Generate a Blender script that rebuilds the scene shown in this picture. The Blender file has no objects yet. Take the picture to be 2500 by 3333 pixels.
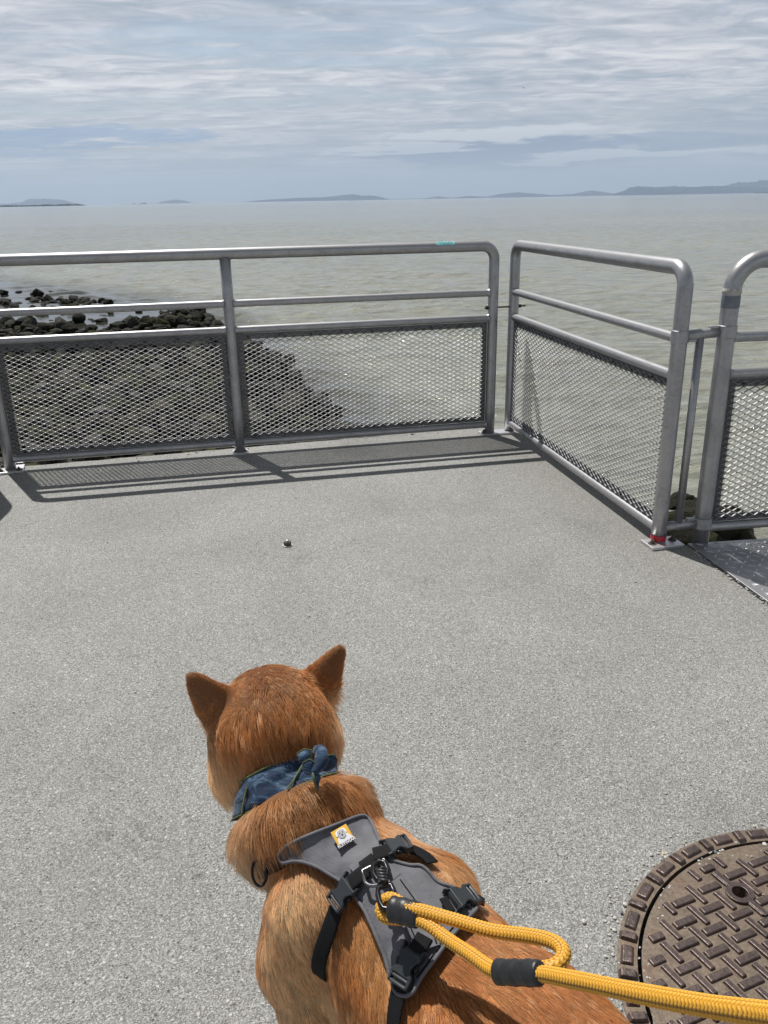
import bpy, bmesh, random
import numpy as np
from math import *
from mathutils import Vector, Matrix, noise, kdtree, geometry
rng=np.random.default_rng(7); random.seed(7)
S=bpy.context.scene
COL=S.collection
SUN=np.array([-.303,.437,.95]); SUN=SUN/np.linalg.norm(SUN)
SEA=-2.6
# ------------------------------------------------------------------ helpers
def tag(o,label=None,cat=None,group=None,kind=None):
    if label: o['label']=label
    if cat: o['category']=cat
    if group: o['group']=group
    if kind: o['kind']=kind
    return o
def empty(name,loc,label,cat,group=None):
    o=bpy.data.objects.new(name,None); o.empty_display_size=.05; COL.objects.link(o); o.location=[float(c) for c in loc]
    return tag(o,label,cat,group)
def par(o,p):
    if p is not None:
        o.parent=p
        def wm(q): return (wm(q.parent)@q.matrix_parent_inverse if q.parent else Matrix.Identity(4))@Matrix.Translation(q.location)
        o.matrix_parent_inverse=wm(p).inverted()
    return o
def mk(name,vs,fs,mat,parent=None,smooth=True):
    me=bpy.data.meshes.new(name); me.from_pydata([tuple(map(float,v)) for v in vs],[],[tuple(map(int,f)) for f in fs])
    if smooth: me.polygons.foreach_set('use_smooth',[True]*len(me.polygons))
    me.materials.append(mat); me.update()
    o=bpy.data.objects.new(name,me); COL.objects.link(o); return par(o,parent)
class MB:
    def __init__(s): s.v=[]; s.f=[]; s.n=0
    def add(s,vs,fs):
        vs=np.asarray(vs,float).reshape(-1,3); s.v.append(vs); s.f+= [tuple(i+s.n for i in f) for f in fs]; s.n+=len(vs); return s
    def build(s,name,mat,parent=None,smooth=True,edge=None):
        o=mk(name,np.concatenate(s.v),s.f,mat,parent,smooth)
        if edge: sharp(o,edge)
        return o
    def box(s,c,ax,h):
        c=np.asarray(c,float); a=[np.asarray(x,float)*k for x,k in zip(ax,h)]
        vs=[c+a[0]*i+a[1]*j+a[2]*k for i in(-1,1) for j in(-1,1) for k in(-1,1)]
        return s.add(vs,[(0,1,3,2),(4,6,7,5),(0,4,5,1),(2,3,7,6),(0,2,6,4),(1,5,7,3)])
    def tube(s,pts,r,seg=14,closed=False,caps=True,flat=None,flatn=None):
        P=np.asarray(pts,float); n=len(P); r=np.broadcast_to(np.asarray(r,float),(n,))
        if closed: T=np.roll(P,-1,0)-np.roll(P,1,0)
        else: T=np.gradient(P,axis=0)
        T=T/(np.linalg.norm(T,axis=1,keepdims=True)+1e-12)
        u=np.array([0,0,1.]) if abs(T[0][2])<.9 else np.array([1.,0,0])
        if flatn is not None: u=np.asarray(flatn if np.ndim(flatn)==1 else flatn[0],float)
        U=[]
        for i in range(n):
            if flatn is not None and np.ndim(flatn)==2: u=flatn[i]
            u=u-T[i]*(u@T[i]); u=u/(np.linalg.norm(u)+1e-12); U.append(u)
        U=np.array(U); W=np.cross(T,U); a=np.arange(seg)*2*pi/seg
        fl=1 if flat is None else flat
        V_=P[:,None]+ (U[:,None]*np.sin(a)[None,:,None]*fl+W[:,None]*np.cos(a)[None,:,None])*r[:,None,None]
        fs=[]; m=n if closed else n-1
        for i in range(m):
            j=(i+1)%n
            for k in range(seg):
                l=(k+1)%seg; fs.append((i*seg+k,i*seg+l,j*seg+l,j*seg+k))
        if caps and not closed: fs+= [tuple(range(seg))[::-1],tuple((n-1)*seg+k for k in range(seg))]
        return s.add(V_.reshape(-1,3),fs)
    def prism(s,c,ax,poly,h):
        """poly in ax[0],ax[1] plane, height along ax[2]"""
        c=np.asarray(c,float); n=len(poly); X,Y,Z=[np.asarray(a,float) for a in ax]
        b=[c+X*p[0]+Y*p[1] for p in poly]; t=[q+Z*h for q in b]
        return s.add(b+t,[tuple(range(n))[::-1],tuple(range(n,2*n))]+[(i,(i+1)%n,n+(i+1)%n,n+i) for i in range(n)])
def sharp(o,ang=35):
    me=o.data; bm=bmesh.new(); bm.from_mesh(me); bmesh.ops.recalc_face_normals(bm,faces=bm.faces)
    for e in bm.edges:
        if len(e.link_faces)==2 and e.calc_face_angle(0)>radians(ang): e.smooth=False
    bm.to_mesh(me); bm.free()
def bev(o,w,seg=2):
    m=o.modifiers.new('b','BEVEL'); m.width=w; m.segments=seg; m.limit_method='ANGLE'; m.angle_limit=radians(40); return o
def arc(c,a,b,r,n=8):
    return [c+a*cos(t)*r+b*sin(t)*r for t in np.linspace(0,pi/2,n)]
# ------------------------------------------------------------------ materials
class NT:
    def __init__(s,name):
        s.m=bpy.data.materials.new(name); s.m.use_nodes=True; s.t=s.m.node_tree; s.t.nodes.clear()
        s.out=s.n('ShaderNodeOutputMaterial'); s.b=s.n('ShaderNodeBsdfPrincipled'); s.l(s.b,0,s.out,0)
    def n(s,ty,**k):
        x=s.t.nodes.new(ty)
        for a,v in k.items():
            if a.startswith('i_'):
                key=a[2:]; key=int(key) if key.isdigit() else key.replace('_',' ')
                x.inputs[key].default_value=v
            else: setattr(x,a,v)
        return x
    def l(s,a,ao,b,bi): s.t.links.new(a.outputs[ao],b.inputs[bi])
    def p(s,**k):
        for a,v in k.items(): s.b.inputs[a.replace('_',' ')].default_value=v
        return s
    def tex(s,scale,detail=4,rough=.5,coord='Object',dist=0,map=None,kind='noise'):
        c=s.n('ShaderNodeTexCoord') if coord!='Position' else s.n('ShaderNodeNewGeometry')
        x=s.n('ShaderNodeTexNoise' if kind=='noise' else 'ShaderNodeTexVoronoi')
        x.inputs['Scale'].default_value=scale
        if kind=='noise':
            x.inputs['Detail'].default_value=detail; x.inputs['Roughness'].default_value=rough; x.inputs['Distortion'].default_value=dist
        if map is not None:
            m=s.n('ShaderNodeMapping'); m.inputs['Scale'].default_value=map[0:3]
            if len(map)>3: m.inputs['Rotation'].default_value=map[3:6]
            s.l(c,coord,m,0); s.l(m,0,x,0)
        else: s.l(c,coord,x,0)
        return x
    def ramp(s,src,so,stops,interp='LINEAR'):
        r=s.n('ShaderNodeValToRGB'); r.color_ramp.interpolation=interp; e=r.color_ramp.elements
        while len(e)<len(stops): e.new(.5)
        for q,(pos,c) in zip(e,stops):
            q.position=pos; q.color=(c,c,c,1) if np.isscalar(c) else (*c,1)
        s.l(src,so,r,0); return r
    def mix(s,f,a,b,mode='MIX'):
        m=s.n('ShaderNodeMix',data_type='RGBA',blend_type=mode)
        for k,v in ((0,f),(6,a),(7,b)):
            if isinstance(v,tuple) and hasattr(v[0],'outputs'): s.l(v[0],v[1],m,k)
            elif k==0: m.inputs[0].default_value=v
            else: m.inputs[k].default_value=(*v,1)
        return m
    def math(s,op,a,b=None,c=None):
        m=s.n('ShaderNodeMath',operation=op)
        for k,v in enumerate((a,b,c)):
            if v is None: continue
            if isinstance(v,tuple): s.l(v[0],v[1],m,k)
            else: m.inputs[k].default_value=v
        return m
    def bump(s,src,so,strength,dist,prev=None):
        b=s.n('ShaderNodeBump'); b.inputs['Strength'].default_value=strength; b.inputs['Distance'].default_value=dist
        s.l(src,so,b,'Height')
        if prev: s.l(prev,0,b,'Normal')
        s.l(b,0,s.b,'Normal'); return b
def simple(name,col,rough=.5,metal=0,bump=None,var=.15,scale=40):
    t=NT(name); t.p(Roughness=rough,Metallic=metal)
    x=t.tex(scale,4,.6); r=t.ramp(x,0,[(.3,tuple(c*(1-var) for c in col)),(.7,tuple(min(1,c*(1+var)) for c in col))]); t.l(r,0,t.b,'Base Color')
    if bump: t.bump(x,0,bump[0],bump[1])
    return t.m
def m_metal(name,base=.40,rough=.40,scr=1.0,tint=(1,1.0,1.02)):
    t=NT(name); t.p(Metallic=.78)
    a=t.tex(14,6,.65,coord='Position'); b=t.tex(75,5,.75,coord='Position',map=(1,1,1)); 
    mx=t.math('MULTIPLY_ADD',(b,0),.5,(t.math('MULTIPLY',(a,0),.5),0))
    r=t.ramp(mx,0,[(.34,tuple(base*.78*c for c in tint)),(.5,tuple(base*c for c in tint)),(.66,tuple(base*1.17*c for c in tint))]); 
    sp=t.tex(140,3,.7,coord='Position'); sr=t.ramp(sp,0,[(.68,0.0),(.74,.55*scr)])
    mm=t.mix((sr,0),(0,0,0),(base*.28,base*.27,base*.25)); t.l(r,0,mm,6); t.l(mm,2,t.b,'Base Color')
    rr=t.ramp(mx,0,[(.3,rough+.14),(.7,rough-.08)]); t.l(rr,0,t.b,'Roughness')
    t.bump(b,0,.12,.002); return t.m
M={}
M['alu']=m_metal('weathered_aluminium')
M['mesh']=m_metal('expanded_mesh_aluminium',.33,.55,.6); M['mesh'].node_tree.nodes['Principled BSDF'].inputs['Metallic'].default_value=.5
M['strip']=m_metal('dull_frame_strip',.15,.55,.8)
M['tape']=m_metal('blue_grey_tape',.25,.6,.3,(.9,1,1.15))
M['zinc']=m_metal('bright_zinc',.62,.38,.6)
M['plate']=m_metal('tread_plate_aluminium',.42,.36,.6)
M['darkmetal']=simple('dark_steel',(.05,.045,.04),.5,.7,(.3,.002))
M['rust']=simple('weathered_bolt_steel',(.10,.085,.075),.7,.4,(.4,.002))
M['red']=simple('red_tape',(.45,.02,.035),.45)
M['cyan']=simple('cyan_sticker',(.22,.62,.62),.5)
M['ink']=simple('ink',(.02,.03,.06),.5)
M['blackplastic']=simple('grey_black_plastic',(.030,.034,.038),.33,0,(.1,.0004),.12,200)
M['blackmetal']=simple('black_anodised',(.022,.022,.024),.22,.6)
M['wrap']=simple('black_shrink_wrap',(.016,.017,.019),.42,0,(.3,.002),.2,120)
M['white']=simple('white_print',(.78,.78,.80),.5)
M['yellow']=simple('yellow_print',(.75,.42,.03),.5)
M['stone_light']=simple('light_grit',(.45,.44,.41),.8,0,None,.35,60)
M['hole']=simple('dark_hole',(.008,.007,.006),.9)
def m_concrete():
    t=NT('exposed_aggregate_concrete'); t.p(Roughness=.88,Specular_IOR_Level=.3)
    v=t.tex(400,kind='v',coord='Object'); g=t.ramp(v,'Color',[(0,(.112,.112,.105)),(.35,(.232,.231,.22)),(.7,(.345,.343,.328)),(1,(.57,.565,.54))])
    v2=t.tex(120,kind='v',coord='Object'); 
    sw=t.n('ShaderNodeSeparateColor'); t.l(v2,'Color',sw,0)
    white=t.math('GREATER_THAN',(sw,0),.955); d2=t.math('LESS_THAN',(v2,'Distance'),.30); wm=t.math('MULTIPLY',(white,0),(d2,0))
    dark=t.math('GREATER_THAN',(sw,1),.95); dm=t.math('MULTIPLY',(dark,0),(d2,0))
    fine=t.tex(520,3,.6); fr=t.ramp(fine,0,[(.35,.74),(.62,1.2)])
    c=t.mix(1.0,(0,0,0),(0,0,0),'MULTIPLY'); t.l(g,0,c,6); t.l(fr,0,c,7)
    c1=t.mix((t.math('MULTIPLY',(wm,0),.8),0),(0,0,0),(.62,.60,.56)); t.l(c,2,c1,6)
    c2=t.mix((t.math('MULTIPLY',(dm,0),.8),0),(0,0,0),(.07,.07,.065)); t.l(c1,2,c2,6)
    big=t.tex(1.3,8,.68,dist=.5); br=t.ramp(big,0,[(.32,.80),(.43,.95),(.5,1.0),(.68,1.12)])
    c3=t.mix(1.0,(0,0,0),(0,0,0),'MULTIPLY'); t.l(c2,2,c3,6); t.l(br,0,c3,7)
    sp1=t.tex(7,5,.7,dist=.8); s1=t.ramp(sp1,0,[(.30,.80),(.37,1.0),(.66,1.0),(.72,1.14)]); cs=t.mix(1.0,(0,0,0),(0,0,0),'MULTIPLY'); t.l(c3,2,cs,6); t.l(s1,0,cs,7); c3=cs
    # brownish damp dirt gathered along the right-hand railing
    geo=t.n('ShaderNodeNewGeometry'); sx=t.n('ShaderNodeSeparateXYZ'); t.l(geo,'Position',sx,0)
    # signed distance to rail line (towards the water)
    d=t.math('ADD',(t.math('MULTIPLY',(sx,0),.981),0),(t.math('MULTIPLY',(sx,1),.196),0)); 
    dn=t.math('ADD',(d,0),(t.math('MULTIPLY',(big,0),.55),0))
    dr=t.ramp(t.math('MULTIPLY',(dn,0),.5),0,[(.70,0.0),(.88,.30)])
    yr=t.ramp(t.math('MULTIPLY',(sx,1),.25),0,[(.44,0.0),(.62,1.0)])
    df=t.math('MULTIPLY',(dr,0),(yr,0))
    c4=t.mix((df,0),(0,0,0),(.135,.125,.095)); t.l(c3,2,c4,6); t.l(c4,2,t.b,'Base Color')
    b=t.bump(v,'Distance',.6,.0026); t.bump(fine,0,.6,.0024,b)
    med=t.tex(28,4,.6); b3=t.n('ShaderNodeBump'); b3.inputs['Strength'].default_value=.35; b3.inputs['Distance'].default_value=.006; t.l(med,0,b3,'Height'); t.l(b3,0,b,'Normal')
    return t.m
M['concrete']=m_concrete()
def m_water():
    t=NT('murky_sea_water'); t.p(Roughness=.07,IOR=1.333,Specular_IOR_Level=.36)
    a=t.tex(.02,3,.5,coord='Position',map=(.35,1,1)); r=t.ramp(a,0,[(.35,(.215,.222,.183)),(.65,(.270,.268,.217))]); t.l(r,0,t.b,'Base Color')
    w1=t.tex(.55,4,.55,coord='Position',map=(.45,1.25,1,0,0,.15)); w2=t.tex(2.6,5,.62,coord='Position',map=(.5,1.2,1,0,0,-.2)); w3=t.tex(14,3,.6,coord='Position',map=(.7,1,1))
    b=t.bump(w1,0,1.0,.20); b2=t.bump(w2,0,1.0,.09,b); b3=t.bump(w3,0,1.0,.032,b2)
    sl=t.tex(1.9,6,.68,coord='Position',map=(.34,1.5,1,0,0,.08)); sr=t.ramp(sl,0,[(.42,.70),(.5,1.0),(.62,1.12)]); mm=t.mix(1.0,(0,0,0),(0,0,0),'MULTIPLY'); t.l(r,0,mm,6); t.l(sr,0,mm,7)
    # clear shallow water over the dark shore between the rocks
    g=t.n('ShaderNodeNewGeometry'); s=t.n('ShaderNodeSeparateXYZ'); t.l(g,'Position',s,0)
    l1=t.math('MULTIPLY_ADD',(s,1),1.025,(s,0)); l2=t.math('MULTIPLY_ADD',(s,0),2.66,(s,1))
    q1=t.ramp(t.math('MULTIPLY_ADD',(l1,0),-.12,3.95),0,[(.2,0.0),(.9,1.0)]); q2=t.ramp(t.math('MULTIPLY_ADD',(l2,0),-.12,2.5),0,[(.2,0.0),(.9,1.0)])
    pm=t.math('MULTIPLY',(q1,0),(q2,0)); ca=t.math('MULTIPLY_ADD',(pm,0),-.93,1.0)
    for b_ in (b,b2,b3): t.l(ca,0,b_,'Strength')
    m2=t.mix((pm,0),(0,0,0),(.035,.036,.028)); t.l(mm,2,m2,6); t.l(m2,2,t.b,'Base Color')
    return t.m
M['water']=m_water()
def m_rock(name,src):
    t=NT(name); t.p(Specular_IOR_Level=.1)
    if src=='obj': s0=t.n('ShaderNodeObjectInfo'); so='Color'
    else: s0=t.n('ShaderNodeAttribute',attribute_name='tone'); so='Color'
    n1=t.tex(7,8,.7,coord='Position'); n2=t.tex(1.6,4,.6,coord='Position'); n3=t.tex(30,5,.7,coord='Position')
    base=t.ramp(n3,0,[(.3,(.55,.55,.55)),(.7,(1.35,1.35,1.35))]); mm=t.mix(1.0,(0,0,0),(0,0,0),'MULTIPLY'); t.l(s0,so,mm,6); t.l(base,0,mm,7)
    al=t.ramp(t.math('ADD',(t.math('MULTIPLY',(n1,0),.5),0),(t.math('MULTIPLY',(n2,0),.5),0)),0,[(.52,0.0),(.62,.6)])
    gz=t.n('ShaderNodeNewGeometry'); sz=t.n('ShaderNodeSeparateXYZ'); t.l(gz,'Normal',sz,0)
    upf=t.ramp(sz,2,[(.3,0.0),(.8,1.0)]); af=t.math('MULTIPLY',(al,0),(upf,0))
    m2=t.mix((af,0),(0,0,0),(.075,.085,.022)); t.l(mm,2,m2,6)
    # tide line: wet and dark close to the water
    sp=t.n('ShaderNodeSeparateXYZ'); t.l(gz,'Position',sp,0)
    zz=t.math('MULTIPLY_ADD',(n2,0),.9,(sp,2)); wet=t.ramp(t.math('MULTIPLY_ADD',(zz,0),.4,1.2),0,[(.38,1.0),(.62,0.0)])
    m3=t.mix((t.math('MULTIPLY',(wet,0),.8),0),(0,0,0),(.010,.0095,.007)); t.l(m2,2,m3,6); t.l(m3,2,t.b,'Base Color')
    rr=t.ramp(wet,0,[(0,.9),(1,.5)]); t.l(rr,0,t.b,'Roughness')
    b=t.bump(n1,0,.9,.09); t.bump(n3,0,.8,.03,b); return t.m
M['rock']=m_rock('shore_rock','obj'); M['rubble']=m_rock('shore_rubble','att')
def m_iron(name,c0,c1,c2):
    t=NT(name); a=t.tex(14,6,.7,coord='Position'); r=t.ramp(a,0,[(.3,c0),(.52,c1),(.72,c2)]); b=t.tex(160,4,.7,coord='Position')
    br=t.ramp(b,0,[(.3,.6),(.7,1.25)]); m=t.mix(1.0,(0,0,0),(0,0,0),'MULTIPLY'); t.l(r,0,m,6); t.l(br,0,m,7); t.l(m,2,t.b,'Base Color')
    t.p(Metallic=.25,Roughness=.5); t.bump(b,0,.6,.0018); return t.m
M['iron']=m_iron('dusty_cast_iron',(.12,.088,.062),(.19,.148,.11),(.17,.10,.065)); M['ironbar']=m_iron('worn_iron_bars',(.08,.060,.055),(.12,.090,.083),(.15,.108,.09)); 
M['ironbar'].node_tree.nodes['Principled BSDF'].inputs['Metallic'].default_value=.55; M['ironbar'].node_tree.nodes['Principled BSDF'].inputs['Roughness'].default_value=.36
def m_cloth():
    t=NT('grey_ripstop_fabric'); t.p(Roughness=.7,Sheen_Weight=.1,Sheen_Roughness=.4,Specular_IOR_Level=.25)
    c=t.n('ShaderNodeTexCoord'); a=t.tex(30,5,.6); r=t.ramp(a,0,[(.3,(.10,.101,.113)),(.7,(.16,.161,.175))]); t.l(r,0,t.b,'Base Color')
    bb=None
    for rot in (.6,.6+pi/2):
        w=t.n('ShaderNodeTexWave'); w.inputs['Scale'].default_value=95; mp=t.n('ShaderNodeMapping'); mp.inputs['Rotation'].default_value=(0,0,rot); t.l(c,'Object',mp,0); t.l(mp,0,w,0)
        bb=t.bump(w,0,.12,.0004,bb)
    f=t.tex(55,4,.6); t.bump(f,0,.5,.003,bb); return t.m
M['cloth']=m_cloth()
def m_web():
    t=NT('black_webbing'); t.p(Roughness=.7,Specular_IOR_Level=.2); t.b.inputs['Base Color'].default_value=(.009,.0095,.011,1)
    c=t.n('ShaderNodeTexCoord'); w=t.n('ShaderNodeTexWave'); w.inputs['Scale'].default_value=190; mp=t.n('ShaderNodeMapping'); mp.inputs['Rotation'].default_value=(0,0,.6); t.l(c,'Object',mp,0); t.l(mp,0,w,0)
    t.bump(w,0,.6,.001); return t.m
M['web']=m_web()
def m_bandana():
    t=NT('blue_marbled_cotton'); t.p(Roughness=.8,Sheen_Weight=.15)
    x=t.tex(38,5,.6,dist=2.2,map=(.5,1.3,1.0,0,.5,.6)); r=t.ramp(x,0,[(.30,(.003,.014,.045)),(.45,(.004,.022,.06)),(.53,(.010,.048,.10)),(.58,(.085,.14,.22)),(.64,(.005,.028,.075)),(.75,(.005,.015,.045))]); t.l(r,0,t.b,'Base Color')
    f=t.tex(60,4,.6); b=t.bump(f,0,.5,.004); g=t.tex(900,2,.5); t.bump(g,0,.3,.0006,b); return t.m
M['bandana']=m_bandana(); M['olive']=simple('olive_piping',(.10,.13,.045),.8)
def m_rope():
    t=NT('yellow_braided_rope'); t.p(Roughness=.55,Subsurface_Weight=.0)
    at=t.n('ShaderNodeAttribute',attribute_name='braid'); r=t.ramp(at,'Fac',[(0,(.20,.075,.006)),(.35,(.55,.26,.02)),(.8,(.78,.42,.045)),(1,(.84,.55,.12))]); t.l(r,0,t.b,'Base Color')
    n=t.tex(900,3,.6); t.bump(n,0,.3,.0005); return t.m
M['rope']=m_rope()
def m_hair():
    m=bpy.data.materials.new('dog_fur'); m.use_nodes=True; t=m.node_tree; t.nodes.clear()
    o=t.nodes.new('ShaderNodeOutputMaterial'); h=t.nodes.new('ShaderNodeBsdfHairPrincipled'); h.parametrization='COLOR'
    a=t.nodes.new('ShaderNodeAttribute'); a.attribute_name='col'; t.links.new(a.outputs['Color'],h.inputs['Color'])
    h.inputs['Roughness'].default_value=.42; h.inputs['Radial Roughness'].default_value=.6; h.inputs['IOR'].default_value=1.42
    if 'Random Roughness' in h.inputs: h.inputs['Random Roughness'].default_value=.15
    d=t.nodes.new('ShaderNodeBsdfPrincipled'); d.inputs['Roughness'].default_value=.55; d.inputs['Specular IOR Level'].default_value=.35
    mu=t.nodes.new('ShaderNodeMix'); mu.data_type='RGBA'; mu.blend_type='MULTIPLY'; mu.inputs[0].default_value=1; mu.inputs[7].default_value=(1.35,1.3,1.25,1); t.links.new(a.outputs['Color'],mu.inputs[6]); t.links.new(mu.outputs[2],d.inputs['Base Color'])
    mx=t.nodes.new('ShaderNodeMixShader'); mx.inputs[0].default_value=.62; t.links.new(h.outputs[0],mx.inputs[1]); t.links.new(d.outputs[0],mx.inputs[2])
    t.links.new(mx.outputs[0],o.inputs[0]); return m
M['hair']=m_hair()
def m_skin():
    t=NT('dog_undercoat'); t.p(Roughness=.9); at=t.n('ShaderNodeAttribute',attribute_name='col'); t.l(at,'Color',t.b,'Base Color'); return t.m
M['skin']=m_skin()
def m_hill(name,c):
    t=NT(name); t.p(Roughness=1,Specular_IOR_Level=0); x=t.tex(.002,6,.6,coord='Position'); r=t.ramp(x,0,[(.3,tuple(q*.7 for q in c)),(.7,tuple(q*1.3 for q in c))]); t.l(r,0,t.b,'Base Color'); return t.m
M['hill']=m_hill('haze_tinted_hills',(.022,.042,.085))  # forested hills, with the blue of distance haze painted into their base colour
# ---- camera model (also used to set the blender camera) ----
FPX=2700*1659/2500.; CAMZ=1.17; PITCH=radians(20.648); ROLL=radians(1.027)
_fw=np.array([0,cos(PITCH),-sin(PITCH)]); _up=np.array([0,sin(PITCH),cos(PITCH)]); _rt=np.array([1.,0,0])
_ci=_rt*cos(ROLL)-_up*sin(ROLL); _cj=_rt*sin(ROLL)+_up*cos(ROLL); _C=np.array([0,0,CAMZ])
def pray(x,y):
    x=np.asarray(x,float)[...,None]; y=np.asarray(y,float)[...,None]
    v=_fw*FPX+_ci*(x-829.5)+_cj*(1106-y); return v/np.linalg.norm(v,axis=-1,keepdims=True)
def pz(x,y,z):
    v=pray(x,y); return _C+v*((z-CAMZ)/v[...,2:3])
def pd(x,y,d): return _C+pray(x,y)*d
def V(*a): return np.array(a,float)
def nrm(v): return v/np.linalg.norm(v,axis=-1,keepdims=True)
# ---- dog distance field ----
F=nrm(V(-.58,.81,0)); Lf=V(-F[1],F[0],0); UP=V(0,0,1); O=V(.095,.62,0)
def B(f,l,z): return O+F*f+Lf*l+UP*z
def smin(a,b,k):
    h=np.clip(.5+.5*(b-a)/k,0,1); return b*(1-h)+a*h-k*h*(1-h)
def ell(p,c,r,ax=None):
    q=p-c
    if ax is not None: q=q@np.array(ax).T
    r=np.array(r); k0=np.linalg.norm(q/r,axis=-1); k1=np.linalg.norm(q/(r*r),axis=-1)+1e-9
    return k0*(k0-1)/k1
def cone(p,a,b,ra,rb):
    ab=b-a; h=np.clip(((p-a)@ab)/(ab@ab),0,1); return np.linalg.norm(p-a-h[...,None]*ab,axis=-1)-(ra+(rb-ra)*h)
BF=[F,Lf,UP]
HC=V(-.157,.962,.503)
HF=nrm(V(-.28,.95,.0)); HL=nrm(V(-.95,-.28,-.16)); HU=np.cross(HF,HL); HU=nrm(HU); HL=np.cross(HU,HF)
HF=np.cross(HL,HU); HB=[HF,HL,HU]
def Hd(f,l,u): return HC+HF*f+HL*l+HU*u
NB=nrm(V(-.10,.16,.12))   # neck axis (body -> head)
NC=V(-.113,.867,.411)     # ruff centre
NX=[NB,nrm(np.cross(UP,NB)),nrm(np.cross(NB,np.cross(UP,NB)))]
EARS=[]
def ear(base,tip,side,w,th,bend):
    ax=tip-base; h=np.linalg.norm(ax); ax=ax/h; wd=side-ax*(side@ax); wd=nrm(wd); n=np.cross(ax,wd)
    EARS.append((base,ax,wd,n,h,w,th,bend))
def eard(p,e):
    base,ax,wd,n,h,w,th,bend=e; q=p-base; s=q@ax/h; t=q@wd; m=q@n
    m=m+bend*(t/w)**2*np.clip(1-s,0,1)
    sc=np.clip(s,-.25,1.); tw=w*np.sqrt(np.clip(1-sc,0.0,2))*(1-.30*np.clip(sc,0,1))*np.clip(1.0,0,1)+.004; tn=th*(1-.6*np.clip(sc,0,1))
    d=(np.sqrt((t/tw)**2+(m/tn)**2)-1)*tn*1.0
    return np.maximum(d,np.maximum((s-1.02)*h,(-.3-s)*h))
_lt=pd(409,1457,1.135); _lb=pd(480,1538,1.160)
ear(_lb,_lt,nrm(pd(457,1578,1.185)-pd(492,1490,1.15)),.034,.012,.012)
_rt2=pd(739,1396,1.165); _rb=pd(690,1480,1.19)
ear(_rb,_rt2,nrm(pd(712,1516,1.20)-pd(672,1446,1.185)),.0265,.012,-.012)
def body(p):
    d=ell(p,B(.15,-.008,.315),(.165,.102,.140),BF)
    d=smin(d,ell(p,B(-.06,-.006,.33),(.20,.114,.118),BF),.04)
    d=smin(d,ell(p,B(-.27,0,.33),(.13,.112,.125),BF),.05)
    d=smin(d,ell(p,B(.225,0,.335),(.080,.085,.085),BF),.03)
    for s in (1,-1):
        if s>0: a0,a1,r0,r1=B(.232,.068,.37),B(.240,.082,.29),.055,.055
        else: a0,a1,r0,r1=B(.165,-.070,.36),B(.215,-.075,.27),.050,.050
        d=smin(d,cone(p,a0,a1,r0,r1),.02)
        d=smin(d,cone(p,a1,B(.165,s*.100,.20),r1-.006,.036),.006)
        d=smin(d,cone(p,B(.165,s*.100,.20),B(.165,s*.075,.09),.040,.026),.015)
        d=smin(d,cone(p,B(.165,s*.075,.09),B(.175,s*.073,.025),.024,.022),.012)
        d=smin(d,ell(p,B(.195,s*.073,.020),(.036,.025,.020),BF),.01)
        d=smin(d,cone(p,B(-.28,s*.070,.33),B(-.22,s*.092,.22),.088,.055),.03)   # thigh
        d=smin(d,cone(p,B(-.22,s*.092,.22),B(-.34,s*.085,.13),.052,.026),.02)
        d=smin(d,cone(p,B(-.34,s*.085,.13),B(-.32,s*.085,.03),.023,.020),.012)
        d=smin(d,ell(p,B(-.30,s*.085,.020),(.036,.024,.019),BF),.01)
    for a,b in (((-.38,0,.40),(-.44,.01,.47)),((-.44,.01,.47),(-.40,.03,.53)),((-.40,.03,.53),(-.32,.05,.52))):
        d=smin(d,cone(p,B(*a),B(*b),.035,.045),.03)
    return d
def neck(p):
    d=cone(p,B(.20,.0,.35),NC+NX[0]*.01,.078,.066)
    return d
def ruff(p): 
    return smin(ell(p,NC+NX[0]*.006,(.040,.089,.085),NX),ell(p,NC-NX[0]*.016+V(.004,0,.002),(.038,.086,.082),NX),.02)
def throat(p): return cone(p,NC,HC-HF*.02-UP*.02,.056,.050)
def head(p):
    d=ell(p,Hd(0,0,.008),(.080,.072,.066),HB)
    d=smin(d,ell(p,Hd(-.030,.004,-.032),(.056,.074,.058),HB),.03)
    d=smin(d,ell(p,Hd(-.020,.058,-.046),(.046,.038,.054),HB),.025)
    d=smin(d,ell(p,Hd(-.012,-.046,-.024),(.044,.034,.044),HB),.025)
    d=smin(d,ell(p,Hd(-.012,.056,.006),(.040,.030,.040),HB),.02)
    m=cone(p,Hd(.06,0,-.02),Hd(.135,0,-.035),.042,.022)
    d=smin(d,m,.03)
    for e in EARS: d=smin(d,eard(p,e),.010)
    return d
def sdf(p):
    d=smin(body(p),neck(p),.03)
    h=smin(throat(p),head(p),.012)
    d=smin(d,ruff(p),.026)
    return smin(d,h,.010)
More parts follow.
